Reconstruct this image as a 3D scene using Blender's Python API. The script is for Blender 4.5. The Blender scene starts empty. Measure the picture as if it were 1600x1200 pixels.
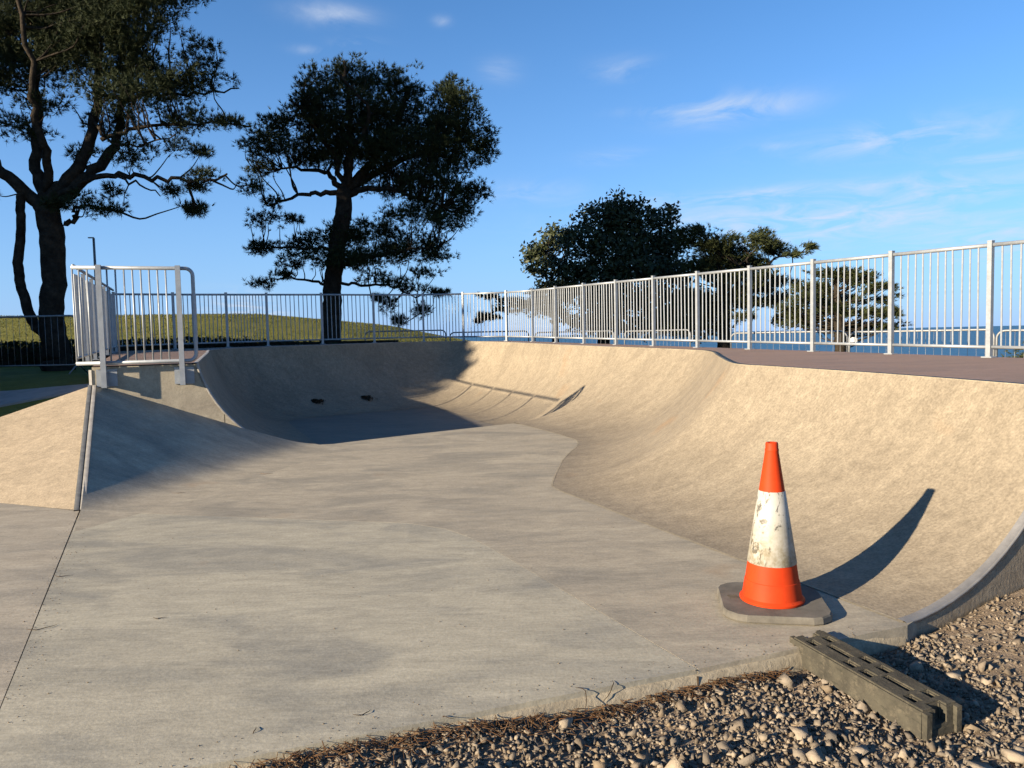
import bpy, bmesh, math, random
import numpy as np
from mathutils import Vector, Matrix, noise
from mathutils.geometry import delaunay_2d_cdt

random.seed(7)
RNG = np.random.default_rng(11)
SC = bpy.context.scene
COL = SC.collection
R_ = math.radians

# ---------------------------------------------------------------- camera
EYE = 1.5
cam_d = bpy.data.cameras.new('camera')
cam = bpy.data.objects.new('camera', cam_d)
COL.objects.link(cam)
PITCH, ROLL = R_(3.58), R_(1.22)
cam_d.sensor_width = 36.0
cam_d.lens = 36.0 * 1200.0 / 1600.0
cam_d.clip_start = 0.05
cam_d.clip_end = 120000.0
cam.matrix_world = (Matrix.Translation((0, 0, EYE)) @ Matrix.Rotation(math.pi / 2 - PITCH, 4, 'X')
                    @ Matrix.Rotation(-ROLL, 4, 'Z'))
SC.camera = cam

# ---------------------------------------------------------------- light
SUN_AZ, SUN_EL = R_(34.0), R_(16.0)          # direction the shadows run (from +X towards +Y), height of the sun
sun_dir = Vector((math.cos(SUN_AZ) * math.cos(SUN_EL), math.sin(SUN_AZ) * math.cos(SUN_EL), -math.sin(SUN_EL)))
sl = bpy.data.lights.new('sun', 'SUN')
sl.energy = 5.0
sl.angle = R_(0.53)
sl.color = (1.0, 0.84, 0.62)
sun = bpy.data.objects.new('sun', sl)
COL.objects.link(sun)
sun.rotation_euler = sun_dir.to_track_quat('-Z', 'Y').to_euler()

world = bpy.data.worlds.new('World')
SC.world = world
world.use_nodes = True
wt = world.node_tree
for n_ in list(wt.nodes):
    wt.nodes.remove(n_)


def wnode(kind, **kw):
    n = wt.nodes.new(kind)
    for k, v in kw.items():
        setattr(n, k, v)
    return n


def wmath(op, a, b=None, clamp=False):
    n = wnode('ShaderNodeMath', operation=op, use_clamp=clamp)
    for i, v in enumerate((a, b)):
        if v is None:
            continue
        if isinstance(v, (int, float)):
            n.inputs[i].default_value = v
        else:
            wt.links.new(v, n.inputs[i])
    return n.outputs[0]


sky = wnode('ShaderNodeTexSky', sky_type='NISHITA')
sky.sun_disc = False
sky.sun_elevation = SUN_EL
to_sun = -sun_dir
sky.sun_rotation = math.atan2(to_sun.x, to_sun.y)
sky.air_density = 1.0
sky.dust_density = 0.1
sky.ozone_density = 3.0
sky.altitude = 0
tc = wnode('ShaderNodeTexCoord')
sep = wnode('ShaderNodeSeparateXYZ')
wt.links.new(tc.outputs['Generated'], sep.inputs[0])
X, Y, Z = sep.outputs
zz = wmath('ADD', wmath('MAXIMUM', Z, 0.0), 0.10)
comb = wnode('ShaderNodeCombineXYZ')
wt.links.new(wmath('DIVIDE', X, zz), comb.inputs[0])
wt.links.new(wmath('DIVIDE', Y, zz), comb.inputs[1])
cn = wnode('ShaderNodeTexNoise')
cn.inputs['Scale'].default_value = 3.2
cn.inputs['Detail'].default_value = 7.0
cn.inputs['Roughness'].default_value = 0.62
cn.inputs['Distortion'].default_value = 0.7
wt.links.new(comb.outputs[0], cn.inputs['Vector'])
# thin cloud banks: direction (x, z), half width, half height, strength
BANKS = [(0.265, 0.263, 0.057, 0.0121, 0.95),
         (0.192, 0.268, 0.039, 0.0046, 0.5),
         (0.436, 0.212, 0.079, 0.0143, 0.8),
         (0.336, 0.217, 0.045, 0.0045, 0.5),
         (0.138, 0.315, 0.027, 0.0099, 0.5),
         (0.524, 0.18, 0.041, 0.0041, 0.6),
         (0.347, 0.163, 0.152, 0.0076, 0.8),
         (0.47, 0.151, 0.107, 0.0129, 0.8),
         (0.348, 0.13, 0.168, 0.0245, 0.85),
         (0.522, 0.094, 0.063, 0.0182, 0.75),
         (-0.197, 0.373, 0.033, 0.0088, 0.6),
         (-0.171, 0.344, 0.022, 0.006, 0.5),
         (-0.229, 0.336, 0.015, 0.0037, 0.4),
         (-0.073, 0.371, 0.008, 0.0045, 0.5),
         (-0.007, 0.32, 0.019, 0.0108, 0.3),
         (-0.327, 0.042, 0.033, 0.0141, 1.0),
         (-0.292, 0.032, 0.016, 0.0079, 1.0),
         (0.029, 0.181, 0.048, 0.0105, 0.35),
         (0.129, 0.219, 0.032, 0.0071, 0.35)]
acc = None
front = wmath('GREATER_THAN', Y, 0.0)
for vx, vz, hw, hh, st in BANKS:
    sub = wnode('ShaderNodeVectorMath', operation='SUBTRACT')
    wt.links.new(tc.outputs['Generated'], sub.inputs[0])
    sub.inputs[1].default_value = (vx, 0, vz)
    mul = wnode('ShaderNodeVectorMath', operation='MULTIPLY')
    wt.links.new(sub.outputs[0], mul.inputs[0])
    mul.inputs[1].default_value = (1 / hw, 0, 1 / hh)
    dot = wnode('ShaderNodeVectorMath', operation='DOT_PRODUCT')
    wt.links.new(mul.outputs[0], dot.inputs[0])
    wt.links.new(mul.outputs[0], dot.inputs[1])
    m = wmath('MULTIPLY', wmath('POWER', 2.718, wmath('MULTIPLY', dot.outputs['Value'], -0.7)), st)
    acc = m if acc is None else wmath('MAXIMUM', acc, m)
acc = wmath('MULTIPLY', acc, front)
dens = wmath('MULTIPLY', wmath('SUBTRACT', cn.outputs['Fac'], 0.40), 3.6, True)
fac = wmath('MULTIPLY', dens, acc, True)
# a faint veil of high haze towards the horizon
veil = wmath('MULTIPLY', wmath('POWER', wmath('SUBTRACT', 1.0, wmath('MAXIMUM', Z, 0.0)), 5.0), 0.85, True)
mixc = wnode('ShaderNodeMixRGB')
wt.links.new(fac, mixc.inputs[0])
SKYTINT = wnode('ShaderNodeMixRGB', blend_type='MULTIPLY')
SKYTINT.inputs[0].default_value = 1.0
SKYTINT.inputs[2].default_value = (0.62, 1.06, 1.42, 1)
wt.links.new(sky.outputs[0], SKYTINT.inputs[1])
mixv = wnode('ShaderNodeMixRGB')
wt.links.new(veil, mixv.inputs[0])
wt.links.new(SKYTINT.outputs[0], mixv.inputs[1])
mixv.inputs[2].default_value = (2.75, 4.15, 7.4, 1)
wt.links.new(mixv.outputs[0], mixc.inputs[1])
mixc.inputs[2].default_value = (5.0, 5.6, 6.6, 1)
bg = wnode('ShaderNodeBackground')
bg.inputs['Strength'].default_value = 0.05
wt.links.new(mixc.outputs[0], bg.inputs['Color'])
wo = wnode('ShaderNodeOutputWorld')
wt.links.new(bg.outputs[0], wo.inputs['Surface'])

SC.view_settings.view_transform = 'Standard'
SC.view_settings.look = 'None'
SC.view_settings.gamma = 1.0
SC.view_settings.exposure = 1.46
SC.view_settings.use_curve_mapping = False
SC.cycles.use_adaptive_sampling = True
SC.cycles.adaptive_threshold = 0.02
SC.cycles.max_bounces = 5
SC.cycles.diffuse_bounces = 3
SC.cycles.glossy_bounces = 2
SC.cycles.transmission_bounces = 1
SC.cycles.caustics_reflective = False


# ================================================================ helpers
def tag(o, label=None, cat=None, group=None, kind=None):
    if label: o['label'] = label
    if cat: o['category'] = cat
    if group: o['group'] = group
    if kind: o['kind'] = kind
    return o


def thing(name, loc, label, cat, group=None, kind=None, rz=0.0):
    o = bpy.data.objects.new(name, None)
    o.empty_display_size = 0.2
    COL.objects.link(o)
    o.location = loc
    o.rotation_euler = (0, 0, rz)
    return tag(o, label, cat, group, kind)


def mk(name, verts, faces, mat, parent=None, smooth=False, world=True):
    """one mesh object; world=True: the coordinates are world metres even under a (non rotated) parent"""
    me = bpy.data.meshes.new(name)
    v = np.asarray(verts, dtype=float).reshape(-1, 3)
    if parent is not None and world:
        off = np.array(parent.location)
        if parent.parent is not None:
            off = off + np.array(parent.parent.location)
        v = v - off
    if isinstance(faces, np.ndarray):
        k = faces.shape[1]
        nf = faces.shape[0]
        me.vertices.add(len(v))
        me.vertices.foreach_set('co', v.astype(np.float32).ravel())
        me.loops.add(nf * k)
        me.loops.foreach_set('vertex_index', faces.astype(np.int32).ravel())
        me.polygons.add(nf)
        me.polygons.foreach_set('loop_start', np.arange(0, nf * k, k, dtype=np.int32))
        me.update(calc_edges=True)
    else:
        me.from_pydata([tuple(p) for p in v], [], [tuple(f) for f in faces])
        me.update()
    if smooth:
        me.polygons.foreach_set('use_smooth', [True] * len(me.polygons))
    if mat is not None:
        me.materials.append(mat)
    o = bpy.data.objects.new(name, me)
    COL.objects.link(o)
    if parent is not None:
        o.parent = parent
    return o


def inst(name, me, parent, loc, rot=(0, 0, 0)):
    o = bpy.data.objects.new(name, me)
    COL.objects.link(o)
    o.parent = parent
    o.location = loc
    o.rotation_euler = rot
    return o


def copy_tree(o, parent=None):
    c = o.copy()
    COL.objects.link(c)
    c.parent = parent
    for ch in list(o.children):
        copy_tree(ch, c)
    return c


class MB:
    def __init__(self):
        self.v, self.f = [], []

    def add(self, v, f):
        n = len(self.v)
        self.v += [tuple(p) for p in v]
        self.f += [tuple(i + n for i in q) for q in f]
        return self

    def box(self, c, s, ax=None):
        c = np.array(c, float)
        ax = np.eye(3) if ax is None else np.array(ax, float)
        vs = []
        for dz in (-.5, .5):
            for dx, dy in ((-.5, -.5), (.5, -.5), (.5, .5), (-.5, .5)):
                vs.append(c + ax[0] * dx * s[0] + ax[1] * dy * s[1] + ax[2] * dz * s[2])
        return self.add(vs, [(3, 2, 1, 0), (4, 5, 6, 7), (0, 1, 5, 4), (1, 2, 6, 5), (2, 3, 7, 6), (3, 0, 4, 7)])

    def tube(self, pts, rad, n=8, cap=True):
        pts = [np.array(p, float) for p in pts]
        if isinstance(rad, (int, float)):
            rad = [rad] * len(pts)
        vs, fs = [], []
        up = None
        for i, p in enumerate(pts):
            a = pts[max(i - 1, 0)]
            b = pts[min(i + 1, len(pts) - 1)]
            t = b - a
            t = t / (np.linalg.norm(t) + 1e-9)
            if up is None:
                ref = np.array([0, 0, 1.]) if abs(t[2]) < .9 else np.array([1., 0, 0])
                up = np.cross(t, ref)
            up = up - t * (up @ t)
            up /= np.linalg.norm(up) + 1e-9
            sd = np.cross(t, up)
            for k in range(n):
                a_ = 2 * math.pi * k / n
                vs.append(p + (up * math.cos(a_) + sd * math.sin(a_)) * rad[i])
        for i in range(len(pts) - 1):
            for k in range(n):
                fs.append((i * n + k, i * n + (k + 1) % n, (i + 1) * n + (k + 1) % n, (i + 1) * n + k))
        if cap:
            fs.append(tuple(range(n - 1, -1, -1)))
            fs.append(tuple((len(pts) - 1) * n + k for k in range(n)))
        return self.add(vs, fs)

    def lathe(self, prof, n=32, c=(0, 0, 0)):
        vs, fs = [], []
        for r, z in prof:
            for k in range(n):
                a = 2 * math.pi * k / n
                vs.append((c[0] + r * math.cos(a), c[1] + r * math.sin(a), c[2] + z))
        for i in range(len(prof) - 1):
            for k in range(n):
                fs.append((i * n + k, i * n + (k + 1) % n, (i + 1) * n + (k + 1) % n, (i + 1) * n + k))
        return self.add(vs, fs)

    def obj(self, name, mat, parent=None, smooth=False, world=True):
        return mk(name, self.v, self.f, mat, parent, smooth, world)


def spline(pts, n):
    """Catmull-Rom through points (any dimension), n samples per span"""
    P = [np.array(p, float) for p in pts]
    P = [2 * P[0] - P[1]] + P + [2 * P[-1] - P[-2]]
    out = []
    for i in range(1, len(P) - 2):
        for k in range(n):
            t = k / n
            a, b, c, d = P[i - 1], P[i], P[i + 1], P[i + 2]
            out.append(.5 * ((2 * b) + (-a + c) * t + (2 * a - 5 * b + 4 * c - d) * t * t + (-a + 3 * b - 3 * c + d) * t ** 3))
    out.append(P[-2])
    return np.array(out)


def chaikin(pts, n=2):
    P = [np.array(p, float) for p in pts]
    for _ in range(n):
        Q = [P[0]]
        for a, b in zip(P[:-1], P[1:]):
            Q += [a * .75 + b * .25, a * .25 + b * .75]
        Q.append(P[-1])
        P = Q
    return np.array(P)


def sstep(a, b, x):
    t = np.clip((x - a) / (b - a), 0, 1)
    return t * t * (3 - 2 * t)


def fill(poly, zf, step, name, mat, parent=None, skirt=0.0, smooth=True):
    """sheet over a plan polygon, height from zf(x, y), with an optional turned-down edge"""
    poly = [np.array(p[:2], float) for p in poly]
    bd = []
    for a, b in zip(poly, poly[1:] + poly[:1]):
        k = max(1, int(np.linalg.norm(b - a) / step))
        bd += [a + (b - a) * i / k for i in range(k)]
    n = len(bd)
    pts = [Vector(p) for p in bd]
    A = np.array(bd)
    x0, y0 = A.min(0)
    x1, y1 = A.max(0)

    def inside(x, y):
        c = False
        j = len(poly) - 1
        for i in range(len(poly)):
            xi, yi = poly[i]
            xj, yj = poly[j]
            if (yi > y) != (yj > y) and x < (xj - xi) * (y - yi) / (yj - yi) + xi:
                c = not c
            j = i
        return c
    for x in np.arange(x0 + step / 2, x1, step):
        for y in np.arange(y0 + step / 2, y1, step):
            if inside(x, y) and np.min((A[:, 0] - x) ** 2 + (A[:, 1] - y) ** 2) > (.45 * step) ** 2:
                pts.append(Vector((x, y)))
    V, E_, F, *_ = delaunay_2d_cdt(pts, [(i, (i + 1) % n) for i in range(n)], [], 1, 1e-6)
    verts = [(p.x, p.y, float(zf(p.x, p.y))) for p in V]
    faces = []
    for f in F:
        f = list(f)
        a, b, c = (V[f[0]], V[f[1]], V[f[2]])
        if (b - a).cross(c - a) < 0:
            f.reverse()
        faces.append(tuple(f))
    o = None
    if skirt:
        m = len(verts)
        area = sum(a[0] * b[1] - b[0] * a[1] for a, b in zip(bd, bd[1:] + bd[:1]))
        for p in bd:
            z = float(zf(p[0], p[1]))
            verts.append((p[0], p[1], z))
            verts.append((p[0], p[1], z - skirt))
        for i in range(n):
            j = (i + 1) % n
            q = (m + 2 * i, m + 2 * i + 1, m + 2 * j + 1, m + 2 * j)
            faces.append(q if area > 0 else q[::-1])
    o = mk(name, verts, faces, mat, parent)
    return o


# ================================================================ materials
def nt(name, rough=0.85, spec=0.3):
    m = bpy.data.materials.new(name)
    m.use_nodes = True
    t = m.node_tree
    b = t.nodes['Principled BSDF']
    b.inputs['Roughness'].default_value = rough
    b.inputs['Specular IOR Level'].default_value = spec
    return m, t, b


def N(t, kind, ins=None, **kw):
    n = t.nodes.new(kind)
    for k, v in kw.items():
        setattr(n, k, v)
    for k, v in (ins or {}).items():
        if hasattr(v, 'is_output'):
            t.links.new(v, n.inputs[k])
        else:
            n.inputs[k].default_value = v
    return n


def ramp(t, fac, stops):
    n = t.nodes.new('ShaderNodeValToRGB')
    e = n.color_ramp.elements
    while len(e) < len(stops):
        e.new(0.5)
    for i, (p, c) in enumerate(stops):
        e[i].position = p
        e[i].color = (*c, 1) if len(c) == 3 else c
    t.links.new(fac, n.inputs[0])
    return n.outputs[0]


def mapped(t, scale=(1, 1, 1), rot=(0, 0, 0), coord='Object'):
    c = N(t, 'ShaderNodeTexCoord')
    return N(t, 'ShaderNodeMapping', {'Vector': c.outputs[coord], 'Scale': scale, 'Rotation': rot}).outputs[0]


def noise_(t, vec, scale, detail=6, rough=.6, dist=0.0):
    return N(t, 'ShaderNodeTexNoise', {'Vector': vec, 'Scale': scale, 'Detail': detail, 'Roughness': rough, 'Distortion': dist}).outputs['Fac']


def mixc_(t, fac, a, b, mode='MIX'):
    n = t.nodes.new('ShaderNodeMixRGB')
    n.blend_type = mode
    for i, v in ((0, fac), (1, a), (2, b)):
        if hasattr(v, 'is_output'):
            t.links.new(v, n.inputs[i])
        elif i == 0:
            n.inputs[0].default_value = v
        else:
            n.inputs[i].default_value = (*v, 1)
    return n.outputs[0]


def bump(t, b, h, strength=.3, dist=.01):
    n = N(t, 'ShaderNodeBump', {'Height': h, 'Strength': strength, 'Distance': dist})
    t.links.new(n.outputs[0], b.inputs['Normal'])
    return n


def concrete(name, light, mid, dark, rot=0.0, streak=(1.2, 9.0, 3.0), stain=(0.30, .31, .31), stain_amt=.6, grain=.25, rough=.82, bumps=.22, spec=.25, speck=.5):
    m, t, b = nt(name, rough, spec)
    flat = mapped(t)
    st = mapped(t, streak, (0, 0, rot))
    big = noise_(t, flat, .55, 3, .55)
    s1 = noise_(t, st, 1.1, 6, .68, .9)
    s2 = noise_(t, st, 3.7, 5, .7)
    fine = noise_(t, flat, 55, 3, .7)
    col = ramp(t, s1, [(.30, dark), (.48, mid), (.68, light)])
    col = mixc_(t, ramp(t, big, [(.38, (0, 0, 0)), (.66, (.55, .55, .55))]), col, mid)
    stn = noise_(t, mapped(t, (.9, 2.1, 1.0), (0, 0, rot + .2)),   .9, 5, .62, .7)
    sf = ramp(t, stn, [(.46, (0, 0, 0)), (.64, (stain_amt,) * 3)])
    col = mixc_(t, sf, col, stain)
    col = mixc_(t, grain, col, ramp(t, s2, [(.25, (.55, .55, .55)), (.75, (1.35, 1.35, 1.35))]), 'MULTIPLY')
    col = mixc_(t, speck, col, ramp(t, fine, [(.3, (.70, .70, .70)), (.7, (1.25, 1.25, 1.25))]), 'MULTIPLY')
    mot = noise_(t, flat, 14, 4, .7)
    col = mixc_(t, speck, col, ramp(t, mot, [(.32, (.87, .865, .86)), (.68, (1.11, 1.11, 1.11))]), 'MULTIPLY')
    scr = noise_(t, mapped(t, (streak[0] * 2.5, streak[1] * 7, 5), (0, 0, rot + .12)), 2.4, 5, .75, .6)
    col = mixc_(t, .55, col, ramp(t, scr, [(.36, (.82, .81, .80)), (.5, (1, 1, 1)), (.66, (1.14, 1.14, 1.14))]), 'MULTIPLY')
    pits = N(t, 'ShaderNodeTexVoronoi', {'Vector': flat, 'Scale': 13.0}, feature='F1').outputs['Distance']
    pf = ramp(t, pits, [(.02, (.45, .42, .38)), (.06, (1, 1, 1))])
    col = mixc_(t, .55, col, pf, 'MULTIPLY')
    rust = noise_(t, flat, 1.1, 3, .55)
    col = mixc_(t, ramp(t, rust, [(.66, (0, 0, 0)), (.78, (.35, .35, .35))]), col, (.26, .15, .07))
    sc1 = N(t, 'ShaderNodeTexWave', {'Vector': mapped(t, (.5, .5, .5), (0, 0, rot + .7)), 'Scale': .55, 'Distortion': 9.0, 'Detail': 3.0, 'Detail Scale': .6}).outputs['Fac']
    sc2 = noise_(t, flat, .8, 3, .6)
    line = mixc_(t, 1.0, ramp(t, sc1, [(.0, (1, 1, 1)), (.006, (0, 0, 0))]), ramp(t, sc2, [(.48, (0, 0, 0)), (.62, (.45, .45, .45))]), 'MULTIPLY')
    col = mixc_(t, line, col, dark)
    t.links.new(col, b.inputs['Base Color'])
    h = mixc_(t, .5, s2, fine)
    bump(t, b, h, bumps, .012)
    return m


M = {}
M['wall'] = concrete('tan_concrete', (0.255, 0.216, 0.158), (0.232, 0.194, 0.141), (0.196, 0.163, 0.119), rot=.35, streak=(2.2, 3.6, 3.0), stain=(0.175, 0.146, 0.107), stain_amt=.6, grain=.35, bumps=.45, speck=.8)
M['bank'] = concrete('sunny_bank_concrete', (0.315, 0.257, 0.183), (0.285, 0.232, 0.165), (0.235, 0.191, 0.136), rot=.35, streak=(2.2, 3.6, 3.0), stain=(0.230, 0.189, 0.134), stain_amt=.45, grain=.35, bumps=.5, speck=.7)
M['floor_a'] = concrete('grey_floor_concrete', (0.407, 0.358, 0.275), (0.345, 0.303, 0.234), (0.287, 0.253, 0.198), rot=-.33, streak=(1.2, 3.6, 3.0), stain=(0.239, 0.219, 0.180), stain_amt=.7, grain=.3)
M['floor_b'] = concrete('pale_floor_concrete', (0.407, 0.372, 0.283), (0.349, 0.319, 0.245), (0.287, 0.265, 0.207), rot=-.33, streak=(1.2, 3.6, 3.0), stain=(0.226, 0.215, 0.180), stain_amt=.85, grain=.3)
M['floor_c'] = concrete('brown_floor_concrete', (0.384, 0.339, 0.255), (0.324, 0.285, 0.217), (0.263, 0.233, 0.180), rot=-.30, streak=(1.2, 3.6, 3.0), stain=(0.216, 0.198, 0.160), stain_amt=.8, grain=.3)
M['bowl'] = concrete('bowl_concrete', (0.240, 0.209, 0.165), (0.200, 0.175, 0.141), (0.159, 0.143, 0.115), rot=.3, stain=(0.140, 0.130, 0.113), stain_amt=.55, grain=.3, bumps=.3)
M['edge'] = concrete('rough_edge_concrete', (0.329, 0.286, 0.206), (0.279, 0.240, 0.175), (0.210, 0.182, 0.134), rot=0, streak=(3, 3, 3), grain=.5, bumps=.6, stain_amt=.4, stain=(0.200, 0.173, 0.124))
M['wallside'] = concrete('cast_wall_concrete', (0.359, 0.321, 0.247), (0.325, 0.289, 0.221), (0.225, 0.196, 0.154), rot=0, streak=(1.5, 1.5, 1.5), grain=.2, bumps=.12, stain_amt=.4, stain=(0.210, 0.184, 0.144))
M['deck'] = concrete('pink_brushed_concrete', (.28, .195, .155), (.24, .165, .13), (.19, .128, .10), rot=.42, streak=(.7, 22, 3.0), grain=.5, bumps=.35, stain=(.17, .13, .11), stain_amt=.5)
M['dark_bank'] = concrete('weathered_bank_concrete', (.30, .26, .205), (.255, .22, .175), (.19, .168, .138), rot=-.3, streak=(1.5, 4, 3), stain=(.155, .143, .125), stain_amt=.7, grain=.45)


def metal(name, col, rough=.5, met=.55, var=.25):
    m, t, b = nt(name, rough, .5)
    b.inputs['Metallic'].default_value = met
    v = mapped(t)
    n1 = noise_(t, v, 9, 5, .65)
    c = ramp(t, n1, [(.3, tuple(x * (1 - var) for x in col)), (.7, tuple(min(1, x * (1 + var)) for x in col))])
    t.links.new(c, b.inputs['Base Color'])
    t.links.new(ramp(t, noise_(t, v, 30, 3), [(.3, (rough - .12,) * 3), (.7, (rough + .12,) * 3)]), b.inputs['Roughness'])
    return m


M['galv'] = metal('galvanised_steel', (.275, .295, .315), .5, .3, .14)
M['steel'] = metal('dull_edge_steel', (.115, .118, .12), .55, .5, .25)
M['pale_steel'] = metal('pale_edge_steel', (.25, .24, .225), .5, .4, .2)
M['barrier'] = metal('zinc_barrier_tube', (.20, .205, .21), .5, .3, .15)
M['pole'] = metal('grey_lamp_pole', (.24, .25, .26), .5, .4, .15)


def plain(name, cols, scale=6, rough=.8, spec=.3, b_=.2, bs=40, island=False, bd=.01):
    m, t, b = nt(name, rough, spec)
    v = mapped(t)
    if island:
        f = N(t, 'ShaderNodeNewGeometry').outputs['Random Per Island']
    else:
        f = noise_(t, v, scale, 6, .62)
    lo, hi = (0.0, 1.0) if island else (.3, .72)
    k = len(cols)
    c = ramp(t, f, [(lo + (hi - lo) * i / (k - 1), cc) for i, cc in enumerate(cols)])
    if island:
        c = mixc_(t, .5, c, ramp(t, noise_(t, v, scale, 4), [(.3, (.7, .7, .7)), (.7, (1.2, 1.2, 1.2))]), 'MULTIPLY')
    t.links.new(c, b.inputs['Base Color'])
    if b_:
        bump(t, b, noise_(t, v, bs, 5), b_, bd)
    return m


M['grass'] = plain('rough_grass', [(.085, .09, .02), (.125, .122, .027), (.18, .155, .038)], 1.3, .95, .1, .8, 9, bd=.08)
M['grassblade'] = plain('grass_blades', [(.085, .09, .02), (.12, .118, .026), (.165, .145, .036)], 3, .9, .1, 0, island=True)
M['gravel_bed'] = plain('gravelly_dirt', [(.12, .09, .062), (.20, .153, .108), (.29, .227, .163)], 14, .95, .1, .9, 70, bd=.02)
M['stone'] = plain('crushed_stone', [(.085, .068, .051), (.185, .149, .11), (.14, .118, .093), (.29, .238, .176), (.115, .10, .083), (.195, .15, .10)], 40, .92, .15, .4, 90, island=True)
M['sea'] = None
M['rubber'] = plain('mossy_grey_rubber', [(.03, .028, .018), (.052, .047, .03), (.075, .067, .042)], 11, .85, .2, .4, 120, bd=.004)
mr, tr, br_ = nt('mossy_grey_rubber', .88, .2)
vr = mapped(tr)
cr_ = ramp(tr, noise_(tr, vr, 9, 8, .7), [(.28, (.028, .026, .021)), (.5, (.055, .050, .038)), (.74, (.085, .077, .056))])
cr_ = mixc_(tr, ramp(tr, noise_(tr, vr, 26, 8, .75), [(.52, (0, 0, 0)), (.68, (.8, .8, .8))]), cr_, (.12, .103, .074))
cr_ = mixc_(tr, ramp(tr, noise_(tr, mapped(tr, (3, 14, 14)), 3, 7, .7), [(.56, (0, 0, 0)), (.66, (.7, .7, .7))]), cr_, (.03, .03, .022))
tr.links.new(cr_, br_.inputs['Base Color'])
bump(tr, br_, noise_(tr, vr, 70, 7, .7), .7, .006)
M['rubber'] = mr
M['plate'] = plain('worn_grey_rubber_base', [(.085, .078, .066), (.12, .11, .092), (.155, .142, .12)], 10, .85, .2, .3, 110, bd=.003)
M['bark'] = plain('pine_bark', [(.012, .010, .008), (.03, .024, .018), (.055, .042, .03)], 7, .95, .1, .9, 14, bd=.05)
M['needle'] = plain('pine_needles', [(.010, .017, .006), (.018, .027, .008), (.036, .044, .014)], 2.2, .75, .2, 0, island=True)
M['leaf'] = plain('evergreen_oak_leaves', [(.018, .026, .010), (.030, .040, .014), (.05, .058, .022)], 2, .6, .35, 0, island=True)
M['cedar'] = plain('cypress_sprays', [(.014, .022, .008), (.028, .036, .012), (.06, .064, .02)], 2, .8, .2, 0, island=True)
M['added_hedge'] = plain('added_hedge_leaves', [(.010, .016, .007), (.018, .026, .010), (.03, .038, .015)], 2, .85, .15, 0, island=True)  # leaves of the hill-foot shade stand-in and the added shade caster at left
M['litter'] = plain('brown_pine_litter', [(.055, .028, .013), (.10, .05, .022), (.16, .095, .05), (.045, .027, .016)], 9, .9, .1, 0, island=True)
M['twig'] = plain('dark_twig', [(.03, .022, .016), (.08, .055, .035)], 30, .9, .1, 0)
M['path'] = plain('pale_path', [(.18, .17, .16), (.24, .225, .21), (.28, .265, .24)], 3, .9, .2, .3, 30)
M['white'] = plain('white_panel', [(.5, .5, .48), (.6, .6, .58)], 4, .6, .3, 0)

m, t, b = nt('sea_water', .6, .12)
v = mapped(t, (.02, .004, 1))
c = ramp(t, noise_(t, v, 1.0, 6, .6), [(.3, (.036, .115, .215)), (.7, (.05, .145, .255))])
t.links.new(c, b.inputs['Base Color'])
bump(t, b, noise_(t, mapped(t, (.3, .15, 1)), 1.0, 6, .6), .5, .6)
M['sea'] = m

# cone plastics
m, t, b = nt('orange_cone_plastic', .6, .16)
v = mapped(t)
c = ramp(t, noise_(t, v, 7, 6, .65), [(.3, (.40, .030, .005)), (.7, (.47, .042, .007))])
c = mixc_(t, ramp(t, noise_(t, mapped(t, (30, 30, 6)), 1.2, 8, .7), [(.60, (0, 0, 0)), (.72, (.55, .55, .55))]), c, (.20, .03, .012))
t.links.new(c, b.inputs['Base Color'])
M['orange'] = m
m, t, b = nt('scuffed_white_sleeve', .5, .4)
v = mapped(t)
c = ramp(t, noise_(t, v, 9, 5, .6), [(.35, (.33, .315, .265)), (.65, (.40, .385, .345))])
scuff = noise_(t, mapped(t, (9, 9, 5)), 1.6, 9, .72, 1.2)
c = mixc_(t, ramp(t, scuff, [(.555, (0, 0, 0)), (.60, (.85, .85, .85))]), c, (.05, .044, .035))
low = N(t, 'ShaderNodeSeparateXYZ', {0: mapped(t)}).outputs[2]
dirt = mixc_(t, 1.0, ramp(t, noise_(t, v, 22, 6, .7), [(.40, (0, 0, 0)), (.60, (.85, .85, .85))]), ramp(t, low, [(.28, (1, 1, 1)), (.50, (.05, .05, .05))]), 'MULTIPLY')
c = mixc_(t, dirt, c, (.20, .165, .10))
t.links.new(c, b.inputs['Base Color'])
M['sleeve'] = m

# ================================================================ the ground the park is set in
def interp(x, xs, ys):
    return np.interp(x, xs, ys)


PARK = [(-8.0, 8.2), (-5.35, 9.25), (-8.05, 15.6), (-6.2, 16.9), (-2.3, 19.0), (-.4, 18.2), (.7, 16.9), (4.85, 8.0), (6.4, 4.6),
        (3.7, 4.75), (2.0, 3.95), (-6, .9), (-9.5, 3.5)]
PK = np.array(PARK)


def in_poly(x, y, P):
    c = np.zeros(x.shape, bool)
    j = len(P) - 1
    for i in range(len(P)):
        xi, yi = P[i]
        xj, yj = P[j]
        cond = ((yi > y) != (yj > y)) & (x < (xj - xi) * (y - yi) / (yj - yi + 1e-12) + xi)
        c ^= cond
        j = i
    return c


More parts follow.
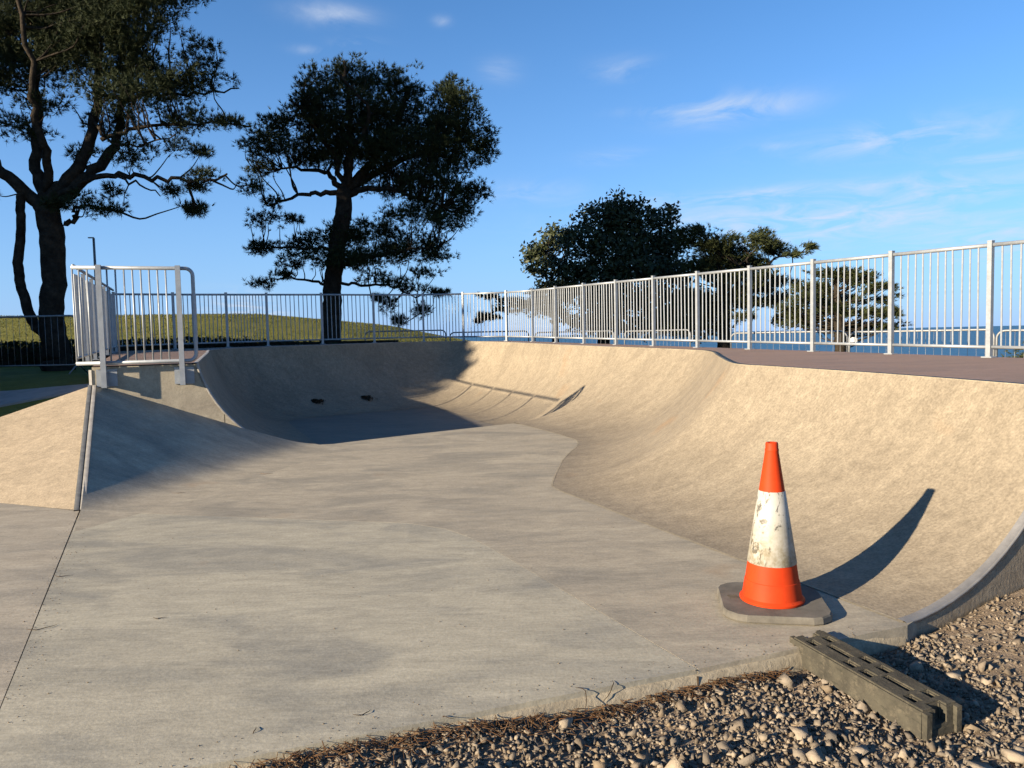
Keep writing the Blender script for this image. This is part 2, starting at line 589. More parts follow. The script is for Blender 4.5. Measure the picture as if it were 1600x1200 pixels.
def ground_z(x, y):
    x = np.asarray(x, float)
    y = np.asarray(y, float)
    far = interp(x, [-14, -8, -1, 5, 30], [.95, .95, .55, .30, .0])
    s = -.327 * (x + 5.2) + .945 * (y - 9.52)
    e = np.clip(.95 + (x + 5.2) * .344, 0.0, .95)
    left = np.where(s > 0, np.clip(e - .17 + .17 * s, -.14, .95), -.14)
    near = np.where(x < -3, left, -.14)
    z = near + (far - near) * sstep(8.5, 14.5, y)
    z = np.where(x > 3, -.14 + (far + .14) * sstep(4.8, 8.5, y), z)
    hill = interp(x, [-80, -45, -30, -14, -7.5, -3, 0, 5, 20], [3.4, 3.3, 3.2, 3.0, 2.3, 1.35, .75, -.6, -2.5])
    k = sstep(22, 43, y)
    z = z + (hill - z) * k
    z = z - sstep(48, 75, y) * 7.0 - sstep(75, 140, y) * 22
    return z


xs = np.unique(np.concatenate([np.arange(-300, -30, 15), np.arange(-30, -12, 1.0), np.arange(-12, 9, .25), np.arange(9, 30, 1.0), np.arange(30, 301, 15)]))
ys = np.unique(np.concatenate([np.arange(-150, -6, 12), np.arange(-6, 22, .25), np.arange(22, 60, 1.0), np.arange(60, 160, 5)]))
GX, GY = np.meshgrid(xs, ys)
GZ = ground_z(GX, GY)
bumpy = np.array([[noise.noise(Vector((x * .35, y * .35, 3.1))) * .05 + noise.noise(Vector((x * 1.3, y * 1.3, 8.1))) * .02 for x in xs] for y in ys])
GZ = GZ + bumpy * sstep(9, 14, GY)
GZ = np.where(in_poly(GX, GY, PK), -.55, GZ)
idx = np.arange(GX.size).reshape(GX.shape)
fc = np.stack([idx[:-1, :-1], idx[:-1, 1:], idx[1:, 1:], idx[1:, :-1]], -1).reshape(-1, 4)
ground = mk('ground', np.stack([GX, GY, GZ], -1).reshape(-1, 3), fc, M['grass'], smooth=True)
tag(ground, 'rough green grass ground and hill behind the skatepark', 'ground', kind='structure')

sea = mk('sea', [(-60000, 70, -29), (60000, 70, -29), (60000, 60000, -29), (-60000, 60000, -29)], [(0, 1, 2, 3)], M['sea'])
tag(sea, 'strip of deep blue sea along the horizon', 'sea', kind='structure')

# pale path in the shade behind the left bank
pp_ = [(-14, 10.4), (-9, 10.9), (-6.05, 11.5), (-6.4, 12.4), (-9, 12.05), (-14, 11.6)]
tag(fill(pp_, lambda x, y: float(ground_z(x, y)) + .03, .3, 'path', M['path'], skirt=.05), 'pale path in shade behind the left bank', 'path', kind='structure')


# ================================================================ skatepark: plan curves
def floor_z(x, y):
    return .09 * float(sstep(6.8, 11.5, y))


def deck_z(x, y):
    return 1.17 + .0195 * (y - 8) + .035 * float(np.clip((1 - x) / 6, 0, 1))


def profile(B, L, k=14, ext=0.0):
    """points of a curved ramp wall from its foot B to its lip L (a circular arc, level at the foot)"""
    B = np.array(B, float)
    L = np.array(L, float)
    d = L[:2] - B[:2]
    w = np.linalg.norm(d)
    d = d / w
    h = L[2] - B[2]
    R = (h * h + w * w) / (2 * h)
    fm = math.atan2(w, R - h)
    out = []
    for i in range(k + 1):
        f = fm * i / k
        out.append((B[0] + d[0] * R * math.sin(f), B[1] + d[1] * R * math.sin(f), B[2] + R * (1 - math.cos(f))))
    return np.array(out)


# right-hand wall, from its near end to the cut where the deeper bowl begins (foot, lip)
RW = [((1.97, 3.83), (3.43, 4.63)), ((1.30, 5.37), (2.98, 6.05)), ((.68, 6.80), (2.48, 7.25)), ((.42, 7.40), (2.29, 7.66)), ((.40, 7.75), (2.30, 8.15)),
      ((.60, 9.0), (2.54, 9.5)), ((.86, 10.05), (2.76, 10.7)), ((.72, 10.70), (2.62, 11.45)), ((0.02, 12.45), (1.78, 13.25))]
RB = spline([a for a, _ in RW], 8)
RL = spline([b_ for _, b_ in RW], 8)
# bowl behind the cut, right to left (foot, lip)
BW = [((.09, 12.25), (1.90, 13.0)), ((-.30, 13.35), (1.42, 14.05)), ((-.85, 14.75), (.80, 15.45)), ((-1.25, 15.85), (.36, 16.45)), ((-1.56, 16.60), (-.10, 17.45)),
      ((-1.76, 16.92), (-.75, 18.42)), ((-2.08, 16.92), (-1.60, 18.95)), ((-2.40, 16.64), (-2.60, 18.55)), ((-2.75, 16.38), (-3.55, 17.84)), ((-3.55, 15.78), (-4.55, 17.09)),
      ((-4.15, 15.28), (-5.38, 16.42)), ((-4.32, 14.95), (-5.90, 15.85)), ((-4.18, 14.35), (-5.92, 15.15)), ((-3.62, 13.0), (-5.32, 13.50)), ((-2.52, 10.44), (-4.05, 9.915))]
BB = spline([a for a, _ in BW], 7)
BL = spline([b_ for _, b_ in BW], 7)
BOWL_Z = -.05


def loft(Bc, Lc, zb, k=16):
    V = []
    for p, q in zip(Bc, Lc):
        V.append(profile((p[0], p[1], zb(p[0], p[1])), (q[0], q[1], deck_z(q[0], q[1])), k))
    V = np.array(V)
    n, m_ = V.shape[:2]
    i = np.arange(n * m_).reshape(n, m_)
    F = np.stack([i[:-1, :-1], i[1:, :-1], i[1:, 1:], i[:-1, 1:]], -1).reshape(-1, 4)
    return V, F


def strip(paths, name, mat, parent, smooth=False, flip=False):
    """ruled band through rows of points"""
    P = np.array(paths)
    n, m_ = P.shape[:2]
    i = np.arange(n * m_).reshape(n, m_)
    F = np.stack([i[:-1, :-1], i[1:, :-1], i[1:, 1:], i[:-1, 1:]], -1).reshape(-1, 4)
    if flip:
        F = F[:, ::-1].copy()
    return mk(name, P.reshape(-1, 3), F, mat, parent, smooth)


def band(path, side, up, w, h, name, mat, parent):
    """solid bar of section w x h swept along a path; side/up are vectors (per point or single)"""
    P = np.array(path, float)
    S = np.broadcast_to(np.array(side, float), P.shape)
    U_ = np.broadcast_to(np.array(up, float), P.shape)
    rows = [P, P + S * w, P + S * w - U_ * h, P - U_ * h, P]
    o = strip(np.stack(rows, 1), name, mat, parent)
    return o


# ---------------- floor slabs
floor = thing('concrete_floor', (0, 5, 0), 'smooth grey concrete skatepark floor with joints and stains', 'floor', kind='structure')
FE = lambda x: 3.05 + .363 * x                     # front edge of the slab
C_ = (-3.95, 6.89)
G_ = .0022
slabA = [(-9.2, FE(-9.2)), (-1.74 - G_, FE(-1.74)), (-2.15 - G_, 3.09), (C_[0] - G_, C_[1]), (-8.3, 8.80), (-9.2, 8.0)]
fill(slabA, floor_z, .6, 'slab', M['floor_a'], floor, .25)
slabB = [(-1.74 + G_, FE(-1.74)), (.80 - G_, FE(.80)), (-.20, 5.42), (-.36, 5.70), (-.55, 5.95), (-.88, 6.16), (C_[0] + .02, C_[1] - .02), (-2.15 + G_, 3.09)]
fill(slabB, floor_z, .5, 'slab', M['floor_b'], floor, .25)
inn = [(p[0] + .10, p[1] + .05) for p in RB[6:-5]]
slabC = [(C_[0] + .02, C_[1] - .02 + G_), (-.88, 6.16 + G_), (-.55 + G_, 5.95 + G_), (-.36 + G_, 5.70 + G_), (-.20 + G_, 5.42), (.80 + G_, FE(.80)), (1.97, 3.79), (2.09, 3.90)] + inn + \
        [(0.03, 12.36), (-2.47, 10.43), (-2.85, 10.36), (-4.9, 9.6)]
fill(slabC, floor_z, .45, 'slab', M['floor_c'], floor, .25)
jf = [(-1.74, FE(-1.74)), (-2.15, 3.09), C_]
strip([[(x - .02, y, floor_z(x, y) - .006), (x + .02, y, floor_z(x, y) - .006)] for x, y in jf], 'joint_fill', M['gravel_bed'], floor)
jf = [(.80, FE(.80)), (-.20, 5.42), (-.36, 5.70), (-.55, 5.95), (-.88, 6.16), C_]
strip([[(x - .02, y - .02, floor_z(x, y) - .0025), (x + .02, y + .02, floor_z(x, y) - .0025)] for x, y in jf], 'joint_fill', M['edge'], floor)
# rough edge strip below the front of the slab
fe = []
for x in np.linspace(-9, 1.95, 90):
    y = FE(x) if x < 1.2 else FE(1.2) + (x - 1.2) * ((3.80 - FE(1.2)) / .75)
    j = noise.noise(Vector((x * 3, 0, 0))) * .012
    fe.append([(x, y + .004, -.022), (x + .005, y - .012 + j, -.03), (x + .01, y - .02 + j, -.09), (x, y - .03, -.26)])
strip(fe, 'front_edge', M['edge'], floor, flip=True)
mb = MB()
jc = noise.noise(Vector((.797 * 3, 0, 0))) * .012
mb.box((.797, FE(.797) - .017 + jc, -.065), (.007, .007, .075))
mb.obj('edge_crack', M['twig'], floor)

# ---------------- right-hand curved wall
qp = thing('quarter_pipe', (2.6, 6.5, 0), 'sunlit tan concrete curved ramp wall rising behind the traffic cone', 'ramp')
V, F = loft(RB, RL, lambda x, y: floor_z(x, y) + .004)
mk('riding_surface', V.reshape(-1, 3), F, M['wall'], qp, True)
# step at the cut: the near wall stands a little proud of the bowl
lastp = V[-1]
strip(np.stack([lastp, lastp - np.array([0, 0, .25]) * np.linspace(1, .05, len(lastp))[:, None]], 1), 'cut_face', M['wallside'], qp)
firstp = V[0]
# end wall under the curve at the near end
strip(np.stack([firstp + np.array([.003, -.0055, -.012]), np.c_[firstp[:, 0] + .003, firstp[:, 1] - .0055, np.full(len(firstp), -.4)]], 1), 'end_wall', M['bank'], qp, flip=False)
d_ = np.array([.88, .48, 0])
nout = np.array([.48, -.88, 0])
tang = np.gradient(firstp, axis=0)
tang /= np.linalg.norm(tang, axis=1)[:, None]
upn = np.cross(np.broadcast_to(nout, tang.shape), tang)
upn = np.where(upn[:, 2:3] < 0, -upn, upn)
band(firstp + upn * .004 - nout * .035, nout, upn, .044, .03, 'edge_trim', M['pale_steel'], qp)
band(firstp + upn * .001 + nout * .009, nout, upn, .006, .022, 'edge_flange', M['pale_steel'], qp)
ft_ = np.array([(p[0], p[1], floor_z(*p) + .0055) for p in RB[:-1]])
fd = np.gradient(ft_, axis=0)
fd /= np.linalg.norm(fd, axis=1)[:, None]
fsd = np.cross(fd, (0, 0, 1))
strip(np.stack([ft_ - fsd * .012 - (0, 0, .001), ft_ + fsd * .004], 1), 'foot_joint', M['edge'], qp, flip=True)
lip = np.array([(q[0], q[1], deck_z(*q)) for q in RL])
lt = np.gradient(lip, axis=0)
lt /= np.linalg.norm(lt, axis=1)[:, None]
ls = np.cross(lt, (0, 0, 1))                        # towards the deck
band(lip + np.array([0, 0, .006]), ls, (0, 0, 1), .07, .03, 'lip_trim', M['edge'], qp)

# ---------------- bowl
bowl = thing('bowl', (-2, 14, 0), 'half shaded concrete bowl with rounded far corners below the fence', 'bowl')
V, F = loft(BB, BL, lambda x, y: BOWL_Z)
mk('riding_surface', V.reshape(-1, 3), F, M['wall'], bowl, True)
fp = [(p[0], p[1]) for p in BB]
cen = np.mean(np.array(fp), axis=0)
fp2 = [tuple(np.array(p) + (np.array(p) - cen) * .03) for p in fp]
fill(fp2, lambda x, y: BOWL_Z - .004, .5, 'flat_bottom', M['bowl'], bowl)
blip = np.array([(q[0], q[1], deck_z(*q)) for q in BL])
lt = np.gradient(blip, axis=0)
lt /= np.linalg.norm(lt, axis=1)[:, None]
ls = np.cross(lt, (0, 0, 1))
band(blip + np.array([0, 0, .006]), ls, (0, 0, 1), .05, .03, 'lip_trim', M['pale_steel'], bowl)
cut = V[-1]

# ---------------- left platform block
FL, FR = np.array([-5.2, 9.52]), np.array([-4.05, 9.915])
WN = np.array([.327, -.945, 0])                      # the front wall looks this way
plat = thing('ramp_platform', (-4.6, 9.8, 0), 'concrete platform block with cast front wall at the left of the bowl', 'platform')
top = [(FL[0], FL[1], deck_z(*FL)), (FR[0], FR[1], deck_z(*FR))]
curve = cut[::-1]
row_t = [np.array(top[0]) + (np.array(top[1]) - np.array(top[0])) * k / 6 for k in range(6)] + [c for c in curve]
row_t = np.array(row_t) + WN * .02
row_t[:, 2] -= .012
seam = 12
rb = np.c_[row_t[:, 0], row_t[:, 1], np.full(len(row_t), -.3)]
strip(np.stack([row_t[:seam], rb[:seam]], 1), 'front_wall', M['wallside'], plat)
g2 = np.array([.008, .003, 0])
r2 = row_t[seam - 1:].copy()
r2[0] += g2
rb2 = np.c_[r2[:, 0], r2[:, 1], np.full(len(r2), -.3)]
strip(np.stack([r2, rb2], 1), 'front_wall', M['wallside'], plat)
OL = [(-5.2, 9.52), (-5.9, 11.05), (-6.9, 13.25), (-8.0, 15.68)]
strip([[(x - .004, y, deck_z(x, y) - .012), (x - .004, y, -.4)] for x, y in OL], 'side_wall', M['wallside'], plat, flip=True)
mb = MB()
mb.box((FL[0] - .012, FL[1] - .012, .55), (.035, .035, 1.28))
mb.obj('corner_trim', M['pale_steel'], plat)
ct = np.gradient(cut, axis=0)
ct /= np.linalg.norm(ct, axis=1)[:, None]
un = np.cross(np.broadcast_to(WN, ct.shape), ct)
un = np.where(un[:, 2:3] < 0, -un, un)
band(cut + un * .006 - WN * .02, WN, un, .055, .035, 'edge_trim', M['pale_steel'], plat)

# ---------------- deck round the top
ro = [(5.10, 8.05), (6.62, 4.85)]
outer_far = [(-8.12, 15.72), (-7.2, 16.50), (-6.30, 17.12), (-5.5, 17.62), (-4.45, 18.20), (-3.35, 18.85), (-2.2, 19.32), (-1.15, 19.15), (-.02, 18.55), (.88, 17.05)]
deck_poly = [tuple(p) for p in RL[:-3]] + [tuple(p) for p in BL[1:]] + [tuple(FL)] + OL[1:3] + outer_far + ro
deck = fill(deck_poly, lambda x, y: deck_z(x, y), .5, 'deck', M['deck'], None, .0)
tag(deck, 'pinkish brown brushed concrete deck round the top of the ramps', 'deck', kind='structure')
sk = [(FL[0], FL[1])] + OL[1:3] + outer_far + ro + [(3.5, 4.62)]
sk_rows = []
for a, b_ in zip(sk[:-1], sk[1:]):
    for k in range(6):
        p = np.array(a) + (np.array(b_) - np.array(a)) * k / 6
        sk_rows.append([(p[0], p[1], deck_z(*p) - .002), (p[0], p[1], -.5)])
strip(sk_rows, 'outer_wall', M['wallside'], deck)

# ---------------- hipped bank at the left
bank = thing('hip_bank', (-4.6, 8.2, 0), 'hipped concrete bank with sunlit left face and steel ridge', 'ramp')
A_ = np.array([-5.2, 9.50, 1.0])
Cc = np.array([-3.95, 6.89, .004])
P_ = np.array([-7.96, 8.55, .004])
vs, fs = [], []
k = 22
for i in range(k + 1):
    a = A_ + (Cc - A_) * i / k
    c = A_ + (P_ - A_) * i / k
    for j in range(k + 1):
        vs.append(a + (c - a) * j / k)
for i in range(k):
    for j in range(k):
        q = i * (k + 1) + j
        fs.append((q, q + 1, q + k + 2, q + k + 1))
vs = np.array(vs)
mk('left_face', vs, fs, M['bank'], bank, True)
strip([[A_ + (P_ - A_) * s - np.array([0, 0, .002]), (*(A_ + (P_ - A_) * s)[:2], -.3)] for s in np.linspace(0, 1, 8)], 'back_wall', M['wallside'], bank)
E_ = np.array([-2.71, 10.365, .03])
nrm = np.cross(Cc - A_, E_ - A_)
nrm /= np.linalg.norm(nrm)
vs, fs = [], []
KX, KY = 40, 40
Aend = Cc + (Cc - A_) * .42                           # carry the rows past the foot, where the face flattens into the floor
Eend = E_ + np.array([1.0, -.6, 0])
for i in range(KY + 1):
    s = i / KY
    a = A_ + (Aend - A_) * s
    for j in range(KX + 1):
        u_ = j / KX
        e = E_ + (Eend - E_) * s
        p = a + (e - a) * u_
        h = A_[2] - ((p[0] - A_[0]) * nrm[0] + (p[1] - A_[1]) * nrm[1]) / nrm[2] - floor_z(p[0], p[1])
        z = floor_z(p[0], p[1]) + .5 * (h + math.sqrt(h * h + .085 ** 2)) - .5 * .012
        vs.append((p[0] + .02, p[1], z))
for i in range(KY):
    for j in range(KX):
        q = i * (KX + 1) + j
        zz_ = max(vs[q][2] - floor_z(*vs[q][:2]), vs[q + KX + 2][2] - floor_z(*vs[q + KX + 2][:2]))
        if zz_ > -.004:
            fs.append((q, q + KX + 1, q + KX + 2, q + 1))
mk('shaded_face', vs, fs, M['floor_c'], bank, True)
rd = Cc - A_
rl = rd / np.linalg.norm(rd)
sd = np.cross(rl, (0, 0, 1))
sd /= np.linalg.norm(sd)
rp = [A_ + rd * s + np.array([0, 0, .006]) for s in np.linspace(0, 1, 16)]
band(np.array(rp) - sd * .045, sd, (0, 0, 1), .04, .05, 'ridge_trim', M['pale_steel'], bank)
band(np.array(rp) + sd * .005, sd, (0, 0, 1), .04, .05, 'ridge_trim', M['steel'], bank)

# ================================================================ fences
BAR_H = 1.02
mbar = MB().tube([(0, 0, 0), (0, 0, BAR_H)], .0095, 8).obj('bar', M['galv'])
BAR = mbar.data
bpy.data.objects.remove(mbar)
mpost = MB().box((0, 0, .60), (.048, .048, 1.20)).box((0, 0, 1.203), (.053, .053, .010)).box((0, 0, .006), (.11, .10, .012)).obj('post', M['galv'])
POST = mpost.data
bpy.data.objects.remove(mpost)


def fence(name, pts, label, nbar=11, group=None, end_posts=(True, True), zf=deck_z, topz=1.16, cat='fence'):
    pts = [np.array(p, float) for p in pts]
    r = thing(name, (pts[0][0], pts[0][1], zf(*pts[0])), label, cat, group)
    o0 = np.array(r.location)
    for i, p in enumerate(pts):
        if (i == 0 and not end_posts[0]) or (i == len(pts) - 1 and not end_posts[1]):
            continue
        d = pts[min(i + 1, len(pts) - 1)] - pts[max(i - 1, 0)]
        inst('post', POST, r, np.array((p[0], p[1], zf(*p))) - o0, (0, 0, math.atan2(d[1], d[0])))
    for a, b2 in zip(pts[:-1], pts[1:]):
        d = (b2 - a) / np.linalg.norm(b2 - a)
        za, zb = zf(*a), zf(*b2)
        A3, B3 = np.array((*(a + d * .032), za)), np.array((*(b2 - d * .032), zb))
        MB().tube([A3 + (0, 0, topz), B3 + (0, 0, topz)], .022, 10).obj('top_rail', M['galv'], r, True)
        MB().tube([A3 + (0, 0, .11), B3 + (0, 0, .11)], .018, 8).obj('bottom_rail', M['galv'], r, True)
        for k in range(nbar):
            s = (k + 1) / (nbar + 1)
            q = A3 + (B3 - A3) * s
            inst('bar', BAR, r, q + np.array((0, 0, .125)) - o0, (random.gauss(0, .004), random.gauss(0, .004), 0))
    return r


a0, a1 = np.array([5.42, 7.02]), np.array([1.05, 16.72])
right_pts = [np.array([6.38, 4.86]), np.array([5.90, 5.94])] + [a0 + (a1 - a0) * k / 9 for k in range(10)]
right_pts += [np.array([.56, 17.75])]
# re-space evenly from the corner to the near end
far_pts = [(.50, 17.60), (-.10, 18.45), (-1.17, 19.00), (-2.17, 19.15), (-3.32, 18.70), (-4.42, 18.06), (-5.52, 17.48), (-6.25, 16.98), (-7.15, 16.37), (-8.02, 15.62)]
p0 = np.array([4.97, 7.99])
dr = np.array([-.4275, .904])
right_pts = [p0 - dr * 1.17 * k for k in (3, 2, 1)] + [p0 + dr * 1.172 * k for k in range(0, 9)] + [np.array([.50, 17.60])]
fence('deck_fence', right_pts, 'long galvanised railing along the brown deck on the right', 11)
fence('deck_fence', far_pts, 'galvanised railing along the far rim of the bowl', 11, end_posts=(False, True))
lf = [np.array([-5.34, 9.47]) + (np.array([-8.02, 15.62]) - np.array([-5.34, 9.47])) * k / 6 for k in range(7)]
fence('deck_fence', lf, 'galvanised railing receding along the left side of the platform', 11, end_posts=(False, False), topz=1.24)

# front rail of the platform with a rounded end, posts fixed to the face of the wall
fr = thing('platform_railing', (-4.6, 9.7, 1.2), 'white galvanised safety railing with rounded end on the platform front', 'railing')
ALONG = np.array([.945, .327, 0])
O = np.array([FL[0], FL[1], 0]) + WN * .11
zt, zb_ = 2.44, 1.275


def fpt(u, z, n=0.0):
    return O + ALONG * u + WN * n + np.array([0, 0, z])


path = [fpt(-.15, zt), fpt(1.12, zt)]
for a in np.linspace(0, math.pi / 2, 7)[1:]:
    path.append(fpt(1.12 + .09 * math.sin(a), zt - .09 * (1 - math.cos(a))))
for a in np.linspace(0, math.pi / 2, 7):
    path.append(fpt(1.21 - .09 * (1 - math.cos(a)), zb_ + .09 - .09 * math.sin(a)))
path.append(fpt(-.15, zb_))
MB().tube(path, .024, 10).obj('frame', M['galv'], fr, True)
for u in [-.14, -.07, .02] + [.235 + .0945 * k for k in range(9)]:
    if u > .99:
        continue
    MB().tube([fpt(u, zb_), fpt(u, zt)], .0105, 8).obj('bar', M['galv'], fr, True)
ax = np.array([ALONG, WN, (0, 0, 1)])
for u in (.15, 1.04):
    p = MB().box(fpt(u, 1.72, .045), (.06, .05, 1.50), ax).obj('post', M['galv'], fr)
    br = MB()
    br.box(fpt(u + .015, 1.085, -.078), (.235, .014, .215), ax)
    br.obj('bracket', M['galv'], p)
    wb = MB().box(fpt(u, 1.08, -.03), (.05, .11, .17), ax)
    wb.obj('bracket_web', M['galv'], p)

# ================================================================ crowd barriers round the outside
def make_barrier(w=2.2, h=1.08):
    r = thing('crowd_barrier', (0, 0, 0), 'x', 'barrier', 'temporary barriers round the park')
    rr = .12
    pts = [(-w / 2, 0, .12), (-w / 2, 0, h - rr)]
    for a in np.linspace(0, math.pi / 2, 6)[1:]:
        pts.append((-w / 2 + rr * (1 - math.cos(a)), 0, h - rr + rr * math.sin(a)))
    for a in np.linspace(0, math.pi / 2, 6):
        pts.append((w / 2 - rr + rr * math.sin(a), 0, h - rr * (1 - math.cos(a))))
    pts += [(w / 2, 0, .12)]
    MB().tube(pts, .018, 8).obj('frame', M['barrier'], r, True, False)
    MB().tube([(-w / 2, 0, .17), (w / 2, 0, .17)], .014, 6).obj('bottom_rail', M['barrier'], r, True, False)
    for s in (-1, 1):
        MB().tube([(s * (w / 2 - .02), -.28, .01), (s * (w / 2 - .02), -.08, .14), (s * (w / 2 - .02), .08, .14), (s * (w / 2 - .02), .28, .01)], .014, 6).obj('foot', M['barrier'], r, True, False)
    b0 = MB().tube([(0, 0, .17), (0, 0, h)], .0035, 5).obj('bar', M['barrier'], r, True, False)
    b0.location = (-w / 2 + .12, 0, 0)
    for k in range(1, 17):
        inst('bar', b0.data, r, (-w / 2 + .12 + k * (w - .24) / 16, 0, 0))
    return r


BARR = [((-9.15, 14.35), -.04, None, 'temporary metal barrier standing in front of the tall left pine'),
        ((-2.9, 21.2), .12, .62, 'temporary metal barrier behind the far railing, below the second pine'),
        ((-.6, 21.5), .10, .55, 'temporary metal barrier behind the far railing, right of the second pine'),
        ((1.75, 21.3), -.2, .50, 'temporary metal barrier behind the corner of the railings'),
        ((3.75, 19.9), -.9, .48, 'temporary metal barrier behind the far end of the right railing'),
        ((5.15, 14.4), -.72, .38, 'temporary metal barrier behind the middle of the right railing'),
        ((6.82, 12.9), -.72, .36, 'temporary metal barrier behind the right railing with a white panel'),
        ((8.50, 11.42), -.72, .34, 'temporary metal barrier behind the nearest panels of the right railing'),
        ((10.15, 9.97), -.72, .34, 'temporary metal barrier at the right edge, in front of low shrubs')]
proto = make_barrier()
for i, ((x, y), rz, zv, lab) in enumerate(BARR):
    o = proto if i == 0 else copy_tree(proto)
    o.location = (x, y, zv if zv is not None else float(ground_z(x, y)) + .02)
    o.rotation_euler = (0, 0, rz)
    o['label'] = lab
wax = np.array([(.75, -.66, 0), (.66, .75, 0), (0, 0, 1)])
wp = MB().box((6.02, 13.50, 1.30), (.11, .02, .07), wax).box((6.02, 13.50, 1.342), (.07, .03, .014), wax).obj('white_panel', M['white'])
tag(wp, 'small white panel hanging on the barrier behind the right railing', 'panel')

# lamp column at the left
lp = thing('lamp_column', (-9.95, 18.6, .95), 'thin grey lamp column rising behind the left railing', 'lamp post')
MB().tube([(-9.95, 18.6, .9), (-9.95, 18.6, 2.2), (-9.95, 18.6, 4.05)], [.045, .035, .028], 8).obj('column', M['pole'], lp, True)
MB().box((-10.0, 18.58, 4.06), (.13, .05, .025)).obj('lamp_head', M['pole'], lp)

# ================================================================ traffic cone
cone = thing('traffic_cone', (1.39, 4.10, 0), 'orange traffic cone with scuffed white sleeve on grey rubber base', 'traffic cone')
cx, cy = 1.39, 4.10
hw, ch = .275, .13
ang = R_(-10)
oct_ = []
for qx, qy, a_0 in ((1, -1, -90), (1, 1, 0), (-1, 1, 90), (-1, -1, 180)):
    for a_ in (8, 30, 60, 82):
        a_r = R_(a_0 + a_)
        oct_.append((qx * (hw - ch) + ch * math.cos(a_r), qy * (hw - ch) + ch * math.sin(a_r)))
NO = len(oct_)
mb = MB()
rows = [(1.0, .004), (1.010, .010), (1.0, .034), (.98, .042)]
vs, fs = [], []
for sc_, z in rows:
    for x, y in oct_:
        vs.append((cx + sc_ * (x * math.cos(ang) - y * math.sin(ang)), cy + sc_ * (x * math.sin(ang) + y * math.cos(ang)), z))
for i in range(3):
    for k in range(NO):
        fs.append((i * NO + k, i * NO + (k + 1) % NO, (i + 1) * NO + (k + 1) % NO, (i + 1) * NO + k))
fs.append(tuple(range(3 * NO, 4 * NO)))
cone_base = mk('base', vs, fs, M['plate'], cone)


def cr(z):
    return .151 + (.0315 - .151) * (z - .085) / (.875 - .085)


prof = [(.168, .044), (.170, .050), (.170, .056), (.163, .062), (cr(.066) + .002, .068), (cr(.155) + .002, .155), (cr(.155) - .001, .158), (cr(.25), .25)]
lb = MB().lathe(prof, 40, (cx, cy, 0)).obj('lower_body', M['orange'], cone, True)
lb.data.set_sharp_from_angle(angle=R_(24))
MB().lathe([(cr(.25), .25), (cr(.25) + .003, .252), (cr(.64) + .003, .638), (cr(.64), .64)], 40, (cx, cy, 0)).obj('white_sleeve', M['sleeve'], cone, True)
MB().lathe([(cr(.64), .64), (cr(.85), .85), (.036, .855), (.0365, .862), (.0335, .868), (.033, .893), (.030, .9), (.020, .9), (.018, .86)], 40, (cx, cy, 0)).obj('top_body', M['orange'], cone, True)
for s in (0, 1, 2):
    pass
mb = MB()
for k in range(3):
    q = np.array((-.20, .02 + .022 * k))
    mb.box((cx + q[0], cy + q[1], .0432), (.05, .006, .003))
mb.obj('base_mark', M['rubber'], cone_base)

# ================================================================ rubber barrier foot on the gravel
ft = thing('barrier_foot', (1.53, 3.28, -.09), 'mossy grey rubber barrier foot with slots lying on the gravel', 'barrier foot')
L_, W_, H_ = .74, .185, .115
# top seen as a grid of cells with open slots; long axis = local x
gx = [-.37, -.335, -.30, -.255, -.225, -.10, -.075, -.02, .02, .075, .10, .225, .255, .30, .335, .37]
gy = [-.0925, -.062, -.030, -.012, .012, .030, .062, .0925]
holes = set()
for i in range(len(gx) - 1):
    mx = (gx[i] + gx[i + 1]) / 2
    for j in range(len(gy) - 1):
        my = (gy[j] + gy[j + 1]) / 2
        if abs(my) < .012 and (.10 < abs(mx) < .225):
            holes.add((i, j))
        if abs(abs(my) - .046) < .017 and (.02 < abs(mx) < .075 or .255 < abs(mx) < .30):
            holes.add((i, j))
        if abs(my) < .031 and abs(mx) > .335:
            holes.add((i, j))
bmf = bmesh.new()
z1, z0 = H_, 0.0
cache = {}


def gv(i, j, z):
    key = (i, j, z)
    if key not in cache:
        fl = .010 * (1 - z / H_)                          # sides flare out a little towards the ground
        x = gx[i] * (1 + fl * 1.2)
        y = gy[j] * (1 + fl * 6)
        cache[key] = bmf.verts.new((x, y, z))
    return cache[key]


for i in range(len(gx) - 1):
    for j in range(len(gy) - 1):
        solid = (i, j) not in holes
        zt_ = z1 if solid else z1 - .07
        bmf.faces.new([gv(i, j, zt_), gv(i + 1, j, zt_), gv(i + 1, j + 1, zt_), gv(i, j + 1, zt_)])
        for (di, dj, e0, e1) in ((1, 0, (i + 1, j), (i + 1, j + 1)), (-1, 0, (i, j + 1), (i, j)), (0, 1, (i + 1, j + 1), (i, j + 1)), (0, -1, (i, j), (i + 1, j))):
            ni, nj = i + di, j + dj
            outside = ni < 0 or nj < 0 or ni >= len(gx) - 1 or nj >= len(gy) - 1
            zn = z0 if outside else (z1 if (ni, nj) not in holes else z1 - .07)
            if zn < zt_ - 1e-6:
                bmf.faces.new([gv(*e0, zt_), gv(*e0, zn), gv(*e1, zn), gv(*e1, zt_)])
bmesh.ops.recalc_face_normals(bmf, faces=bmf.faces)
hard = [e for e in bmf.edges if len(e.link_faces) == 2 and e.calc_face_angle(0) > .6 and max(v.co.z for v in e.verts) > H_ - .001]
bmesh.ops.bevel(bmf, geom=hard, offset=.007, segments=2, affect='EDGES', clamp_overlap=True)
me = bpy.data.meshes.new('body')
bmf.to_mesh(me)
bmf.free()
me.materials.append(M['rubber'])
bo = bpy.data.objects.new('body', me)
COL.objects.link(bo)
bo.parent = ft
for s in (-1, 1):
    rbm = MB()
    for yy in (-.078, .078):
        rbm.box((s * .374, yy, .054), (.030, .026, .108))
    rbm.box((s * .368, 0, .015), (.02, .14, .03))
    rbm.obj('end_lug', M['rubber'], ft, False, False)
